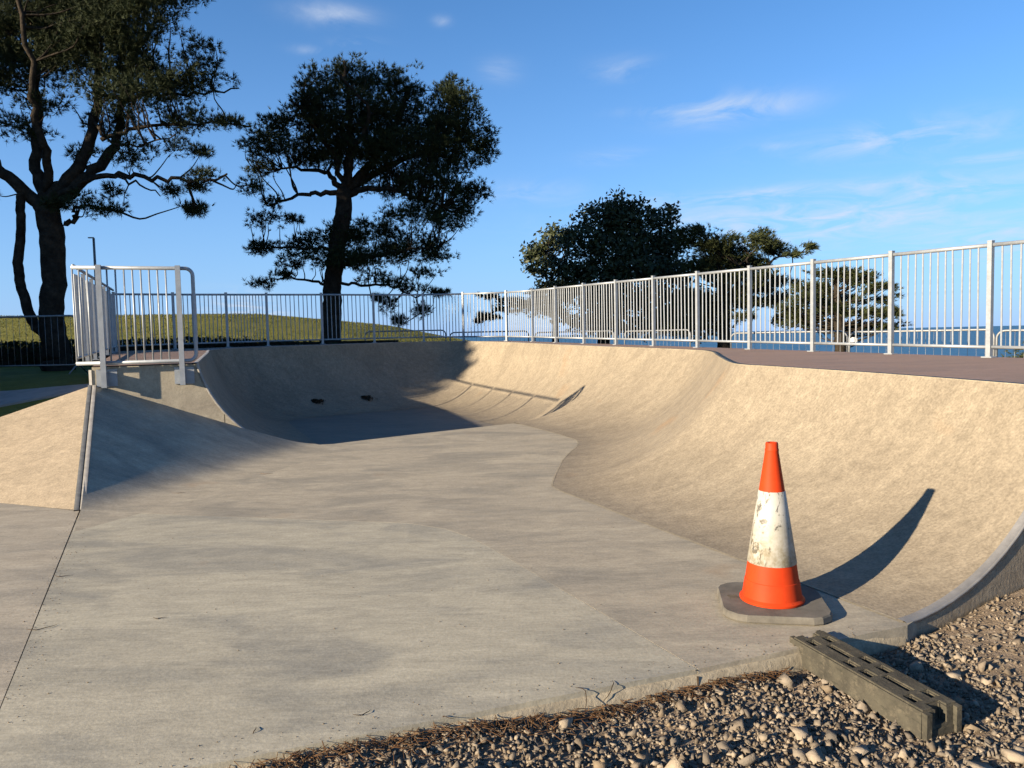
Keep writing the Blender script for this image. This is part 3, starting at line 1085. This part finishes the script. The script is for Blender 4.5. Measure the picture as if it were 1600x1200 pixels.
ft.rotation_euler = (R_(1.5), R_(2.0), math.atan2(-.68, .25))

# ================================================================ gravel
def gz(x, y):
    b0 = -.105
    e = (FE(x) - y)
    z = b0 + .02 * noise.noise(Vector((x * 2.1, y * 2.1, 0))) + .012 * noise.noise(Vector((x * 6, y * 6, 4)))
    # dirt heaped against the end of the ramp
    z += .075 * float(sstep(2.0, 2.6, x)) * float(sstep(3.2, 4.0, y)) + .03 * float(sstep(2.3, 3.2, x))
    # level with the lip of the slab at the left of the picture
    z += .045 * float(sstep(.6, -.6, x))
    z += .02 * float(sstep(.25, .05, e)) * float(sstep(1.3, .9, x))
    return z


bed_poly = [(-3.0, FE(-3.0) - .012), (1.25, FE(1.25) - .012), (1.96, 3.79), (2.03, 3.83), (4.8, 5.35), (6.5, 4.6), (6.5, 0.6), (-3.0, .6)]
bed = fill(bed_poly, gz, .05, 'gravel_bed', M['gravel_bed'])
tag(bed, 'brown gravelly dirt in front of the concrete slab', 'gravel ground', kind='structure')


CUBE = np.array([(x, y, z) for z in (-1, 1) for x, y in ((-1, -1), (1, -1), (1, 1), (-1, 1))], float)
IV = CUBE
IF = np.array([(0, 2, 1), (0, 3, 2), (4, 5, 6), (4, 6, 7), (0, 1, 5), (0, 5, 4), (1, 2, 6), (1, 6, 5), (2, 3, 7), (2, 7, 6), (3, 0, 4), (3, 4, 7)])


def chip_variants(n):
    """crushed chips: blocks with corners knocked in, each one different"""
    out = []
    for _ in range(n):
        v = CUBE * .78 + RNG.uniform(-.34, .34, size=(8, 3))
        for c in RNG.choice(8, 3, replace=False):
            v[c] *= RNG.uniform(.35, .7)
        v = v * RNG.uniform(.7, 1.3, size=3) * np.array([1.15, 1.0, .72])
        out.append(v)
    return out


CH = chip_variants(24)


def rand_rot(n):
    q = RNG.normal(size=(n, 4))
    q /= np.linalg.norm(q, axis=1)[:, None]
    w, x, y, z = q.T
    return np.stack([np.stack([1 - 2 * (y * y + z * z), 2 * (x * y - z * w), 2 * (x * z + y * w)], -1),
                     np.stack([2 * (x * y + z * w), 1 - 2 * (x * x + z * z), 2 * (y * z - x * w)], -1),
                     np.stack([2 * (x * z - y * w), 2 * (y * z + x * w), 1 - 2 * (x * x + y * y)], -1)], -2)


def gravel_pts(n, dens):
    pts = []
    while len(pts) < n:
        x = RNG.uniform(-1.6, 4.4)
        y = RNG.uniform(1.9, 4.9)
        e = (FE(x) - y) if x < 1.2 else ((3.80 - .48 * (1.97 - x)) - y if x < 2.0 else (3.83 + .548 * (x - 2.0)) - y)
        if e < .015 or e > 2.2:
            continue
        if RNG.uniform() > dens(x, y, e):
            continue
        pts.append((x, y))
    return np.array(pts)


def stones(n, lo, hi, dens, sink=.25):
    P = gravel_pts(n, dens)
    S = lo * (hi / lo) ** (RNG.uniform(size=n) ** 1.6)
    Rm = rand_rot(n)
    VV, FF = [], []
    base = 0
    for i in range(n):
        v = (CH[i % 24] * S[i]) @ Rm[i].T
        z = gz(*P[i]) + S[i] * (.55 - sink)
        VV.append(v + np.array([P[i][0], P[i][1], z]))
        FF.append(IF + base)
        base += len(v)
    return np.concatenate(VV), np.concatenate(FF)


def d_small(x, y, e):
    soil = .30 if (x > 2.15 and y > 3.35) else 1.0
    if x > 2.3: soil *= .75
    return soil


V1, F1 = stones(20000, .005, .011, d_small)
V2, F2 = stones(5600, .009, .019, lambda x, y, e: d_small(x, y, e) * (.55 + .45 * (noise.noise(Vector((x * 2.5, y * 2.5, 9))) > -.1)))
V3, F3 = stones(380, .018, .038, lambda x, y, e: (.35 if x < .2 else 1) * (.3 if (x > 2.2 and y > 3.4) else 1) * (1 if e > .06 else .2))
Vg = np.concatenate([V1, V2, V3])
Fg = np.concatenate([F1, F2 + len(V1), F3 + len(V1) + len(V2)])
gr = mk('gravel', Vg, Fg, M['stone'])
tag(gr, 'crushed grey and tan gravel in the foreground', 'gravel', kind='stuff')

# larger loose stones that can be told apart
big = [(1.98, 3.40, .050), (2.10, 3.34, .045), (1.86, 3.52, .042), (2.24, 3.24, .045), (1.10, 2.92, .055), (1.28, 2.80, .045), (1.84, 2.72, .06), (2.05, 2.68, .05), (2.36, 2.9, .05),
       (2.74, 3.86, .055), (1.02, 3.12, .04), (1.66, 2.66, .05), (1.45, 2.60, .045), (.55, 2.70, .04), (2.5, 3.12, .05)]
for i, (x, y, s) in enumerate(big):
    s *= .72
    o = mk('loose_stone', CH[i % 24] * s + np.array([x, y, gz(x, y) + s * .35]), IF, M['stone'])
    tag(o, 'larger loose tan stone lying on the gravel', 'stone', 'larger stones on the gravel')

# pine litter along the foot of the slab edge
VV, FF = [], []
for i in range(950):
    x = RNG.uniform(-1.6, 1.25)
    e = abs(RNG.normal(0, .07)) + .02
    if x > .5: e *= .6
    y = FE(x) - e
    z = gz(x, y) + .012 + RNG.uniform(0, .018)
    a = RNG.uniform(0, math.pi)
    l = RNG.uniform(.03, .085)
    d = np.array([math.cos(a), math.sin(a), RNG.normal(0, .15)]) * l / 2
    w = np.array([-math.sin(a), math.cos(a), 0]) * RNG.uniform(.0009, .0018)
    p = np.array([x, y, z])
    c_ = np.array([0, 0, .002])
    n0 = len(VV)
    VV += [p - d - w, p - d + w, p + d + w, p + d - w, p - d + c_, p + d + c_]
    FF += [(n0, n0 + 1, n0 + 4), (n0 + 1, n0 + 2, n0 + 5), (n0 + 1, n0 + 5, n0 + 4), (n0, n0 + 4, n0 + 5), (n0, n0 + 5, n0 + 3)]
tag(mk('pine_litter', VV, np.array(FF), M['litter']), 'brown fallen pine needles along the foot of the slab edge', 'litter', kind='stuff')

# grit and crumbs trodden onto the slab, thickest near its edge and the left joint
VV, FF, base = [], [], 0
for i in range(700):
    k = i % 3
    if k == 0:
        x = RNG.uniform(-3.2, 1.8)
        y = FE(x) + abs(RNG.normal(0, .10)) + .01
    elif k == 1:
        u_ = RNG.uniform()
        x, y = -2.0 - 1.9 * u_ + RNG.normal(0, .05), 2.9 + 3.9 * u_
    else:
        x, y = RNG.uniform(-3.5, 1.0), RNG.uniform(3.2, 8.0)
        if y < FE(x) + .02:
            continue
    s_ = RNG.uniform(.0012, .0035)
    VV.append(CH[i % 24] * s_ + np.array([x, y, floor_z(x, y) + s_ * .5]))
    FF.append(IF + base)
    base += len(IV)
tag(mk('grit', np.concatenate(VV), np.concatenate(FF), M['gravel_bed']), 'fine grit scattered over the concrete slab', 'grit', kind='stuff')

# fallen needles and twigs that can be told apart
TW = [((-.62, 2.98), .055, .6, 'small curved twig lying on the slab near the front edge'),
      ((-1.95, 4.10), .05, .2, 'tiny dark twig on the middle of the slab, left of centre'),
      ((-2.52, 3.98), .10, .5, 'dry twig lying across the left floor joint'),
      ((-2.95, 4.90), .08, .1, 'dry sprig beside the upper part of the left floor joint'),
      ((-3.34, 7.55), .10, .2, 'brown twig near the foot of the shaded bank'),
      ((-2.75, 8.45), .10, .15, 'brown twig at the soft edge of the bank shade'),
      ((-1.02, 2.86), .05, 1.2, 'thin needle twig hanging over the slab edge, leftmost'),
      ((-.30, 2.95), .06, -.9, 'thin needle twig sticking over the slab edge below the curved twig'),
      ((.28, 3.14), .07, 1.9, 'bent wire-like twig on the slab edge, right of centre'),
      ((.40, 3.18), .07, 1.0, 'bent wire-like twig on the slab edge nearest the crack')]
for i, ((x, y), l, a, lab) in enumerate(TW):
    l *= .7
    zed = floor_z(x, y) + .006
    pts = []
    for s in np.linspace(-1, 1, 7):
        pts.append((x + math.cos(a) * s * l - math.sin(a) * (s * s) * l * .5, y + math.sin(a) * s * l + math.cos(a) * s * s * l * .5,
                    (zed if i < 6 else (zed if s > -.1 else zed - .06 * abs(s))) + .002 * math.sin(5 * s)))
    tag(MB().tube(pts, [.0008, .0017, .002, .002, .0018, .0014, .0007], 5).obj('twig', M['twig'] if i not in (4, 5) else M['litter'], None, True), lab, 'twig')
for k, (x, y, lab) in enumerate([(-4.22, 16.35, 'left of the two dark leaf heaps in the bowl'), (-3.30, 17.05, 'right of the two dark leaf heaps in the bowl')]):
    vs, fs = [], []
    for i in range(260):
        a, r = RNG.uniform(0, 6.28), abs(RNG.normal(0, .5))
        px_, py_ = x + math.cos(a) * r * .22, y + math.sin(a) * r * .09
        zz_ = .19 + (py_ - y) * .45 + .035 * max(0, 1 - r) * RNG.uniform(.3, 1)
        s = RNG.uniform(.015, .032)
        Rm = rand_rot(1)[0]
        q = np.array([(-1, -.6, 0), (1, -.6, 0), (1, .6, .2), (-1, .6, .2)]) * s @ Rm.T + np.array([px_, py_, zz_])
        n0 = len(vs)
        vs += list(q)
        fs.append((n0, n0 + 1, n0 + 2, n0 + 3))
    o = mk('leaf_heap', vs, fs, M['twig'])
    tag(o, lab, 'leaves', kind='stuff')


# ================================================================ trees
def tufts(P, D, needles, length, width, spread, seed):
    """bundles of flat needles at points P, opening round directions D"""
    rng = np.random.default_rng(seed)
    n = len(P)
    P = np.repeat(P, needles, 0)
    D = np.repeat(D, needles, 0)
    d = D + rng.normal(0, spread, size=D.shape)
    d /= np.linalg.norm(d, axis=1)[:, None] + 1e-9
    l = length * rng.uniform(.65, 1.25, size=(len(P), 1))
    s = np.cross(d, rng.normal(size=d.shape))
    s /= np.linalg.norm(s, axis=1)[:, None] + 1e-9
    w = width * rng.uniform(.6, 1.3, size=(len(P), 1))
    V = np.stack([P - s * w, P + s * w, P + d * l], 1).reshape(-1, 3)
    F = np.arange(len(P) * 3).reshape(-1, 3)
    return V, F


def leaves(P, size, seed):
    rng = np.random.default_rng(seed)
    n = len(P)
    d = rng.normal(size=(n, 3))
    d /= np.linalg.norm(d, axis=1)[:, None]
    s = np.cross(d, rng.normal(size=(n, 3)))
    s /= np.linalg.norm(s, axis=1)[:, None]
    l = size * rng.uniform(.6, 1.3, size=(n, 1))
    V = np.stack([P - d * l, P + s * l * .5, P + d * l, P - s * l * .5], 1).reshape(-1, 3)
    F = (np.arange(n)[:, None] * 4 + np.array([[0, 1, 2, 3]]))
    return V, F


def crown_points(clumps, dens, rng, depth=.8, sub=.30, per=13):
    """points grouped in sprigs inside ellipsoid clumps (x, z, rx, rz[, y]); returns points and the sprig centres they belong to"""
    P, C = [], []
    for c in clumps:
        x, z, rx, rz = c[:4]
        y = c[4] if len(c) > 4 else rng.normal(0, .35) * (1 + rx * .3)
        ry = max(rx * depth, .25)
        n = max(7, int(dens * math.pi * rx * rz / per * (1 + .35 * ry)))
        q = rng.normal(size=(n, 3))
        q /= np.linalg.norm(q, axis=1)[:, None]
        q *= rng.uniform(0.05, 1, size=(n, 1)) ** (1 / 2.4)
        cc = np.array([x, y, z]) + q * np.array([rx, ry, rz]) * (rng.choice([.8, 1.0, 1.0, 1.3], size=(n, 1)) if rz < .45 else 1.0)
        s = min(sub, rz * .8 + .05)
        for a in cc:
            m_ = rng.integers(int(per * .6), int(per * 1.4))
            P.append(a + rng.normal(0, 1, size=(m_, 3)) * np.array([s * .55, s * .55, s * .34]))
            C.append(np.repeat(a[None], m_, 0))
    return np.concatenate(P), np.concatenate(C)


def limbs_to(clumps_c, trunk_pts, rng, r0=.05):
    """a crooked limb from the trunk to each sprig"""
    mb = MB()
    T = np.array(trunk_pts)
    for c in clumps_c:
        d = np.linalg.norm(T - c + np.array([0, 0, .35]) * 1.0, axis=1)
        a = T[np.argmin(d)]
        L = np.linalg.norm(c - a)
        if L > 1.7:
            continue
        pts = [a]
        for s in (.3, .6, .85, 1.0):
            p = a + (c - a) * s + np.array([0, 0, -.10 * L * math.sin(s * math.pi)]) + rng.normal(0, .035 * L * (s < 1), size=3)
            pts.append(p)
        r = min(r0, .012 + .010 * L)
        q = spline(pts, 3)
        mb.tube(q, [float(x) for x in np.linspace(r, r * .2, len(q))], 4, False)
    return mb


def tree(name, base, label, trunks, limbs, clumps, kind, dens, leafp, seed, group=None, cat='tree', depth=.8, bark='bark', nlimb=1.0, rz=0):
    rng = np.random.default_rng(seed)
    r = thing(name, base, label, cat, group)
    mb = MB()
    tp = []
    for pts, rad in trunks:
        q = spline(pts, 6)
        rr = np.interp(np.linspace(0, 1, len(q)), np.linspace(0, 1, len(rad)), rad)
        q = q + rng.normal(0, 1, size=q.shape) * rr[:, None] * .07
        mb.tube(q, [float(x) for x in rr], 12)
        tp += list(q)
    mb.obj('trunk', M[bark], r, True, False)
    mb = MB()
    lp_ = []
    for pts, ra, rb_ in limbs:
        q = spline(pts, 5)
        q[1:] += rng.normal(0, .03, size=q[1:].shape)
        mb.tube(q, [float(x) for x in np.linspace(ra, rb_, len(q))], 7)
        lp_ += list(q)
    P, Cn = crown_points(clumps, dens, rng, depth, *((.20, 15) if kind == 'needle' else (.30, 13)))
    cu = np.unique(Cn.round(4), axis=0)
    if nlimb > 0:
        sel = cu[rng.uniform(size=len(cu)) < nlimb]
        sub = limbs_to(sel, lp_ if lp_ else tp, rng)
        mb.add(sub.v, sub.f)
    if mb.v:
        mb.obj('branches', M[bark], r, True, False)
    D = (P - Cn) * np.array([1, 1, 1.2])
    D /= np.linalg.norm(D, axis=1)[:, None] + 1e-6
    D += np.array([0, 0, .55])
    if kind == 'needle':
        V, F = tufts(P, D, leafp[0], leafp[1], leafp[2], .55, seed + 1)
        mat = M['needle']
    elif kind == 'cedar':
        D = (P - np.array([0, 0, 0])) * np.array([1, 1, 0])
        D /= np.linalg.norm(D, axis=1)[:, None] + 1e-6
        D += np.array([0, 0, .35])
        V, F = tufts(P, D, leafp[0], leafp[1], leafp[2], .5, seed + 1)
        mat = M['cedar']
    else:
        V, F = leaves(P, leafp[1], seed + 1)
        mat = M[kind]
    mk('crown', V, F, mat, r, False, False)
    return r


def sketch_clumps(lst, ox, hy, s, zb):
    """(x, y, rx, ry) sketched on a grid of s metres per unit -> metres in the tree's own frame"""
    return [((x - ox) * s, (hy - y) * s + zb, rx * s, ry * s, *rest) for x, y, rx, ry, *rest in lst]


def sketch_line(lst, ox, hy, s, zb, dy=0.0):
    n = len(lst)
    return [((x - ox) * s, dy * i / max(n - 1, 1), (hy - y) * s + zb) for i, (x, y) in enumerate(lst)]


# tall pine at the left
S1 = .01375
a1_ = (95, 540, S1, .55)
ln = lambda l, dy=0.0: sketch_line(l, *a1_, dy)
T1 = [(ln([(97, 592), (95, 560), (90, 500), (97, 430), (98, 370), (90, 318)]), [.36, .28, .245, .24, .25, .24]),
      (ln([(80, 522), (62, 500), (50, 450), (48, 410), (57, 360), (60, 320), (66, 300)], -.2), [.10, .11, .10, .10, .09, .09, .08])]
L1 = [(ln([(88, 325), (60, 292), (32, 262), (12, 215), (0, 130), (-10, 40)], -.8), .15, .05),
      (ln([(95, 322), (120, 290), (150, 240), (165, 185), (170, 110), (160, 10)], .4), .17, .05),
      (ln([(100, 320), (150, 275), (182, 225), (190, 160), (205, 70)], 1.0), .15, .05),
      (ln([(85, 318), (72, 260), (66, 190), (60, 90), (70, -40)], .9), .14, .05),
      (ln([(95, 300), (110, 255), (108, 200), (120, 130), (115, 20)], -1.2), .10, .04),
      (ln([(105, 310), (170, 285), (230, 284), (290, 292), (345, 298), (392, 292)], -.6), .07, .02),
      (ln([(120, 300), (200, 285), (250, 300), (300, 322)], -.9), .04, .012),
      (ln([(118, 350), (133, 345), (130, 330), (150, 322), (190, 330)], .3), .06, .02),
      (ln([(182, 225), (230, 205), (300, 195), (400, 200)], .5), .05, .015),
      (ln([(190, 160), (250, 150), (310, 145), (375, 130)], 1.0), .05, .015),
      (ln([(165, 185), (205, 230), (260, 248), (330, 240)], -1.0), .035, .012)]
C1 = [(60, 30, 110, 70), (160, 10, 100, 60), (250, 50, 85, 60), (300, 30, 45, 50), (190, 95, 100, 45), (262, 135, 85, 36), (150, 55, 90, 50), (60, 110, 70, 35), (320, 95, 36, 13), (352, 90, 22, 9),
      (345, 130, 32, 11), (310, 142, 40, 14), (300, 185, 60, 16), (345, 205, 40, 9), (385, 203, 22, 6), (240, 175, 70, 25), (180, 185, 45, 20), (110, 175, 50, 13), (28, 190, 36, 14),
      (215, 255, 36, 15), (255, 245, 25, 10), (292, 232, 30, 9), (330, 240, 14, 6), (355, 292, 26, 10), (330, 300, 20, 7), (388, 290, 20, 9), (300, 318, 22, 5), (275, 300, 22, 5), (318, 335, 8, 3),
      (170, 320, 40, 11), (195, 335, 30, 5), (150, 330, 22, 6), (14, 305, 14, 4), (190, 300, 18, 6), (0, -50, 130, 60), (150, -70, 140, 70), (-70, 60, 90, 80), (-60, 170, 60, 40), (280, -30, 70, 40), (75, 215, 40, 8), (140, 240, 22, 9)]
tree('pine_tree', (-9.75, 16.5, .93), 'tall dark pine with forked trunk at the left edge', T1, L1, sketch_clumps(C1, *a1_), 'needle', 520, (13, .125, .006), 21, nlimb=.22)

# pine behind the far railing
S2 = .01833
a2_ = (522, 531, S2, .75)
ln2 = lambda l, dy=0.0: sketch_line(l, *a2_, dy)
T2 = [(ln2([(518, 585), (519, 530), (523, 470), (527, 430), (536, 380), (546, 335), (548, 298)]), [.36, .30, .27, .25, .24, .24, .20])]
L2 = [(ln2([(546, 305), (515, 306), (480, 312), (435, 328)], -.4), .09, .025), (ln2([(546, 305), (530, 282), (500, 268), (450, 262)], .3), .10, .03),
      (ln2([(548, 308), (585, 300), (640, 310), (700, 335)], -.5), .11, .03), (ln2([(549, 300), (590, 260), (630, 200), (650, 140)], .3), .15, .05),
      (ln2([(548, 300), (560, 240), (562, 180), (558, 110)], -.3), .13, .04), (ln2([(550, 300), (620, 262), (690, 230), (740, 215)], .8), .12, .03),
      (ln2([(535, 395), (500, 388), (455, 386), (405, 385)], .2), .06, .02), (ln2([(532, 420), (590, 405), (640, 396), (690, 395)], -.4), .08, .02),
      (ln2([(526, 448), (495, 440), (460, 434), (415, 441)], -.2), .05, .012), (ln2([(528, 440), (560, 446), (610, 448), (650, 468), (662, 498)], .3), .05, .012),
      (ln2([(552, 300), (530, 240), (500, 190), (480, 175)], -.9), .09, .03), (ln2([(552, 300), (570, 250), (600, 200), (560, 150)], -1.6), .09, .03)]
C2 = [(558, 120, 22, 24), (520, 145, 36, 26), (585, 140, 36, 24), (640, 145, 44, 24), (712, 150, 26, 20), (560, 185, 80, 38), (650, 190, 80, 44), (730, 200, 40, 42), (490, 185, 36, 28), (448, 205, 22, 28),
      (425, 262, 34, 10), (450, 245, 40, 20), (500, 235, 50, 30), (570, 235, 70, 36), (650, 250, 80, 40), (725, 250, 50, 32), (762, 245, 22, 18), (770, 222, 14, 16), (740, 305, 36, 18), (690, 300, 50, 26), (620, 290, 60, 18),
      (680, 335, 46, 22), (735, 335, 28, 14), (712, 362, 30, 12), (640, 345, 28, 13), (418, 338, 28, 11), (450, 322, 26, 6), (470, 345, 12, 4), (402, 386, 14, 6), (430, 381, 26, 9), (475, 378, 40, 13), (530, 372, 46, 20),
      (585, 362, 46, 20), (640, 382, 56, 18), (690, 400, 34, 14), (590, 402, 60, 16), (535, 408, 40, 16), (470, 398, 28, 7), (455, 412, 18, 4), (422, 442, 18, 6), (450, 430, 16, 6), (590, 436, 30, 6), (620, 445, 28, 7),
      (645, 455, 22, 8), (660, 488, 6, 11), (622, 503, 6, 6), (612, 478, 8, 8), (600, 470, 8, 3), (690, 463, 12, 3), (665, 430, 26, 8), (560, 415, 30, 10)]
tree('pine_tree', (-5.1, 22.0, .75), 'dark bushy pine standing behind the far railing', T2, L2, sketch_clumps(C2, *a2_), 'needle', 520, (13, .135, .0075), 33, nlimb=.3)

# evergreen oak and cypresses beyond the right railing
S3 = .0233
a3_ = (940, 522, S3, 1.3)
ln3 = lambda l, dy=0.0: sketch_line(l, *a3_, dy)
C3 = [(838, 405, 18, 26), (850, 385, 22, 14), (878, 365, 28, 20), (905, 385, 34, 26), (935, 345, 36, 24), (975, 328, 34, 18), (985, 350, 40, 24), (1035, 345, 30, 14), (1050, 335, 16, 8), (960, 390, 46, 30), (1015, 385, 46, 30),
      (1050, 380, 30, 26), (870, 420, 40, 16), (925, 425, 50, 18), (990, 425, 55, 22), (1050, 430, 50, 24), (900, 455, 50, 18), (960, 470, 60, 24), (1040, 475, 60, 28), (870, 485, 18, 16), (930, 505, 50, 16), (1010, 510, 60, 16), (860, 445, 26, 8)]
tree('evergreen_oak', (3.3, 28.0, .2), 'dark round-headed evergreen oak behind the right railing', [(ln3([(945, 575), (942, 520), (948, 470), (950, 420)]), [.26, .22, .18, .12])],
     [(ln3([(948, 470), (910, 430), (870, 400), (845, 390)], .5), .09, .02), (ln3([(948, 460), (960, 410), (970, 350)], -.4), .10, .02), (ln3([(950, 455), (1000, 410), (1050, 360)], .4), .09, .02)],
     sketch_clumps(C3, *a3_), 'leaf', 700, (1, .085), 41, group=None, nlimb=.3)

S4 = .0217
a4_ = (1130, 518, S4, 1.3)
ln4 = lambda l, dy=0.0: sketch_line(l, *a4_, dy)
C4 = [(1075, 372, 16, 11), (1092, 362, 12, 8), (1110, 385, 30, 16), (1150, 398, 40, 13), (1140, 375, 14, 7), (1185, 380, 24, 9), (1198, 365, 14, 7), (1215, 392, 32, 8), (1240, 402, 18, 4), (1256, 392, 8, 4), (1110, 415, 46, 15), (1175, 412, 46, 10),
      (1140, 440, 56, 10), (1215, 440, 36, 8), (1110, 468, 50, 14), (1170, 475, 36, 7), (1205, 470, 26, 10), (1130, 495, 40, 7), (1095, 510, 40, 16), (1160, 455, 40, 9), (1225, 500, 16, 8), (1060, 500, 40, 22)]
tree('cypress_tree', (7.2, 26.0, .2), 'spreading cypress with sunlit tips beside the evergreen oak', [(ln4([(1130, 580), (1130, 500), (1125, 430), (1120, 370)]), [.24, .20, .14, .05])], [(ln4([(1128, 470), (1170, 430), (1220, 405), (1252, 396)], .3), .07, .015),
     (ln4([(1127, 450), (1160, 410), (1195, 372)], -.4), .06, .015)], sketch_clumps(C4, *a4_), 'cedar', 700, (9, .17, .012), 51, nlimb=.4, depth=.7)
S5 = .02
a5_ = (1310, 514, S5, 1.3)
ln5 = lambda l, dy=0.0: sketch_line(l, *a5_, dy)
C5 = [(1300, 428, 36, 9), (1335, 438, 34, 9), (1355, 455, 22, 7), (1285, 450, 40, 9), (1265, 468, 34, 10), (1330, 468, 46, 7), (1376, 470, 16, 6), (1300, 485, 50, 9), (1360, 492, 36, 7), (1390, 488, 14, 5), (1270, 500, 34, 10), (1330, 512, 46, 10), (1380, 512, 24, 8), (1240, 482, 20, 9)]
tree('cypress_tree', (10.2, 24.0, .2), 'lower dark cypress seen through the right railing', [(ln5([(1312, 580), (1312, 510), (1308, 460), (1305, 425)]), [.18, .15, .10, .03])], [], sketch_clumps(C5, *a5_), 'cedar', 800, (9, .16, .012), 61, nlimb=.4, depth=.7)
S6 = .021
a6_ = (868, 523, S6, 1.2)
C6 = [(835, 472, 26, 9), (800, 482, 30, 5), (770, 490, 24, 4), (758, 497, 16, 3), (790, 468, 24, 4), (765, 460, 18, 3), (850, 480, 26, 14), (870, 465, 26, 14), (845, 462, 18, 7)]
tree('cypress_tree', (1.45, 25.0, .3), 'small cypress with a branch reaching left behind the railing corner', [(sketch_line([(868, 585), (868, 520), (866, 470), (864, 450)], *a6_), [.14, .11, .08, .03])], [(sketch_line([(866, 470), (820, 474), (770, 486), (745, 496)], *a6_), .05, .012), (sketch_line([(866, 474), (820, 472), (760, 460)], *a6_), .04, .01)], sketch_clumps(C6, *a6_), 'cedar', 500, (9, .15, .011), 71, nlimb=.4, depth=.5)

# low shrubs at the right
for bx_, by_, bz_, rr_, sd_, lab in [(11.3, 15.6, .10, 1.0, 81, 'low green shrub seen through the right railing, left of two'), (12.9, 15.3, .10, 1.2, 82, 'low green shrub at the right edge behind the railing')]:
    tree('shrub', (bx_, by_, bz_), lab, [([(0, 0, 0), (.02, 0, .3), (0, .03, .7)], [.05, .04, .02])], [], [(0, .75, rr_ * .75, .36), (.5, .7, rr_ * .5, .28), (-.5, .68, rr_ * .5, .25), (.1, .4, rr_ * .8, .3)], 'cedar', 250, (6, .10, .012), sd_, cat='shrub')
# dark clipped hedgerow standing in for the band of shade on the hill foot
hd = thing('added_hedge', (-14, 20.5, .9), 'low dark clipped hedgerow standing in for shade at the foot of the grass hill', 'added_hedge')
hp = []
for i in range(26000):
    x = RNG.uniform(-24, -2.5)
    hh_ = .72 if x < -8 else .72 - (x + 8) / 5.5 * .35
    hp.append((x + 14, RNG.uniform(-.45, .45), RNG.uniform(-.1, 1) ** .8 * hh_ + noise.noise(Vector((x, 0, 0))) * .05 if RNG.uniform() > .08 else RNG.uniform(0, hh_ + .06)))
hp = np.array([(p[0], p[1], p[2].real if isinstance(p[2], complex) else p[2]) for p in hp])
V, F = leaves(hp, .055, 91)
mk('foliage', V, F, M['added_hedge'], hd, False, False)
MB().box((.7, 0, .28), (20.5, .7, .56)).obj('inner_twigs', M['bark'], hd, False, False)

# unseen taller hedgerow, added out of the picture to shade the low left ground
hd = thing('added_hedge', (-11, 10.2, .5), 'tall dark unseen hedgerow added beyond the left edge of the picture to cast shade', 'added_hedge')
hp = np.stack([RNG.uniform(-.5, .5, 14000), RNG.uniform(-3.4, 4.6, 14000), RNG.uniform(-.4, 2.15, 14000)], -1)
V, F = leaves(hp, .07, 92)
mk('foliage', V, F, M['added_hedge'], hd, False, False)
MB().box((0, .6, .75), (.8, 7.8, 2.5)).obj('inner_twigs', M['bark'], hd, False, False)

# trees standing out of the picture to the left; their shade lies over the left pine and the ground by it
proto_t = None
for i, (x, y, h_, sc_) in enumerate([(-16.2, 13.6, .9, 1.0), (-20.5, 12.0, .9, 1.1), (-20.5, 17.0, .9, 1.25), (-20.1, 8.3, .1, 1.12)]):
    if proto_t is None:
        cl = [(0, 7.3, 2.2, 1.2, 0.), (-1.2, 5.8, 2.2, 1.1, .5), (1.3, 5.6, 2.0, 1.1, -.4), (0, 4.3, 2.8, 1.0, 0.), (-1.6, 3.0, 1.8, .8, -.2), (1.5, 3.0, 1.8, .8, .4), (.2, 2.0, 2.2, .7, 0.), (0, 1.0, 2.2, .6, .1)]
        proto_t = tree('pine_tree', (x, y, h_), 'dense pine beyond the left edge of the picture', [([(0, 0, -.3), (.1, 0, 2), (0, .1, 4.5), (0, 0, 7)], [.35, .3, .22, .08])], [], cl, 'needle', 110, (7, .34, .06), 101, group='pines beyond the left edge', nlimb=.3)
        o = proto_t
    else:
        o = copy_tree(proto_t)
        o.location = (x, y, h_)
    o.rotation_euler = (0, 0, i * 1.3)
    o.scale = (sc_, sc_, sc_)

# grass blades on the hill and by the left pine
n = 14000
gx_ = RNG.uniform(-34, -2.5, n)
gy_ = RNG.uniform(24, 44, n)
gz_ = ground_z(gx_, gy_)
P = np.stack([gx_, gy_, gz_], -1)
D = np.tile(np.array([[.1, 0, 1.0]]), (n, 1))
V, F = tufts(P, D, 3, .07, .012, .35, 111)
tag(mk('grass', V, F, M['grassblade']), 'rough grass blades on the sunlit hill', 'grass', kind='stuff')
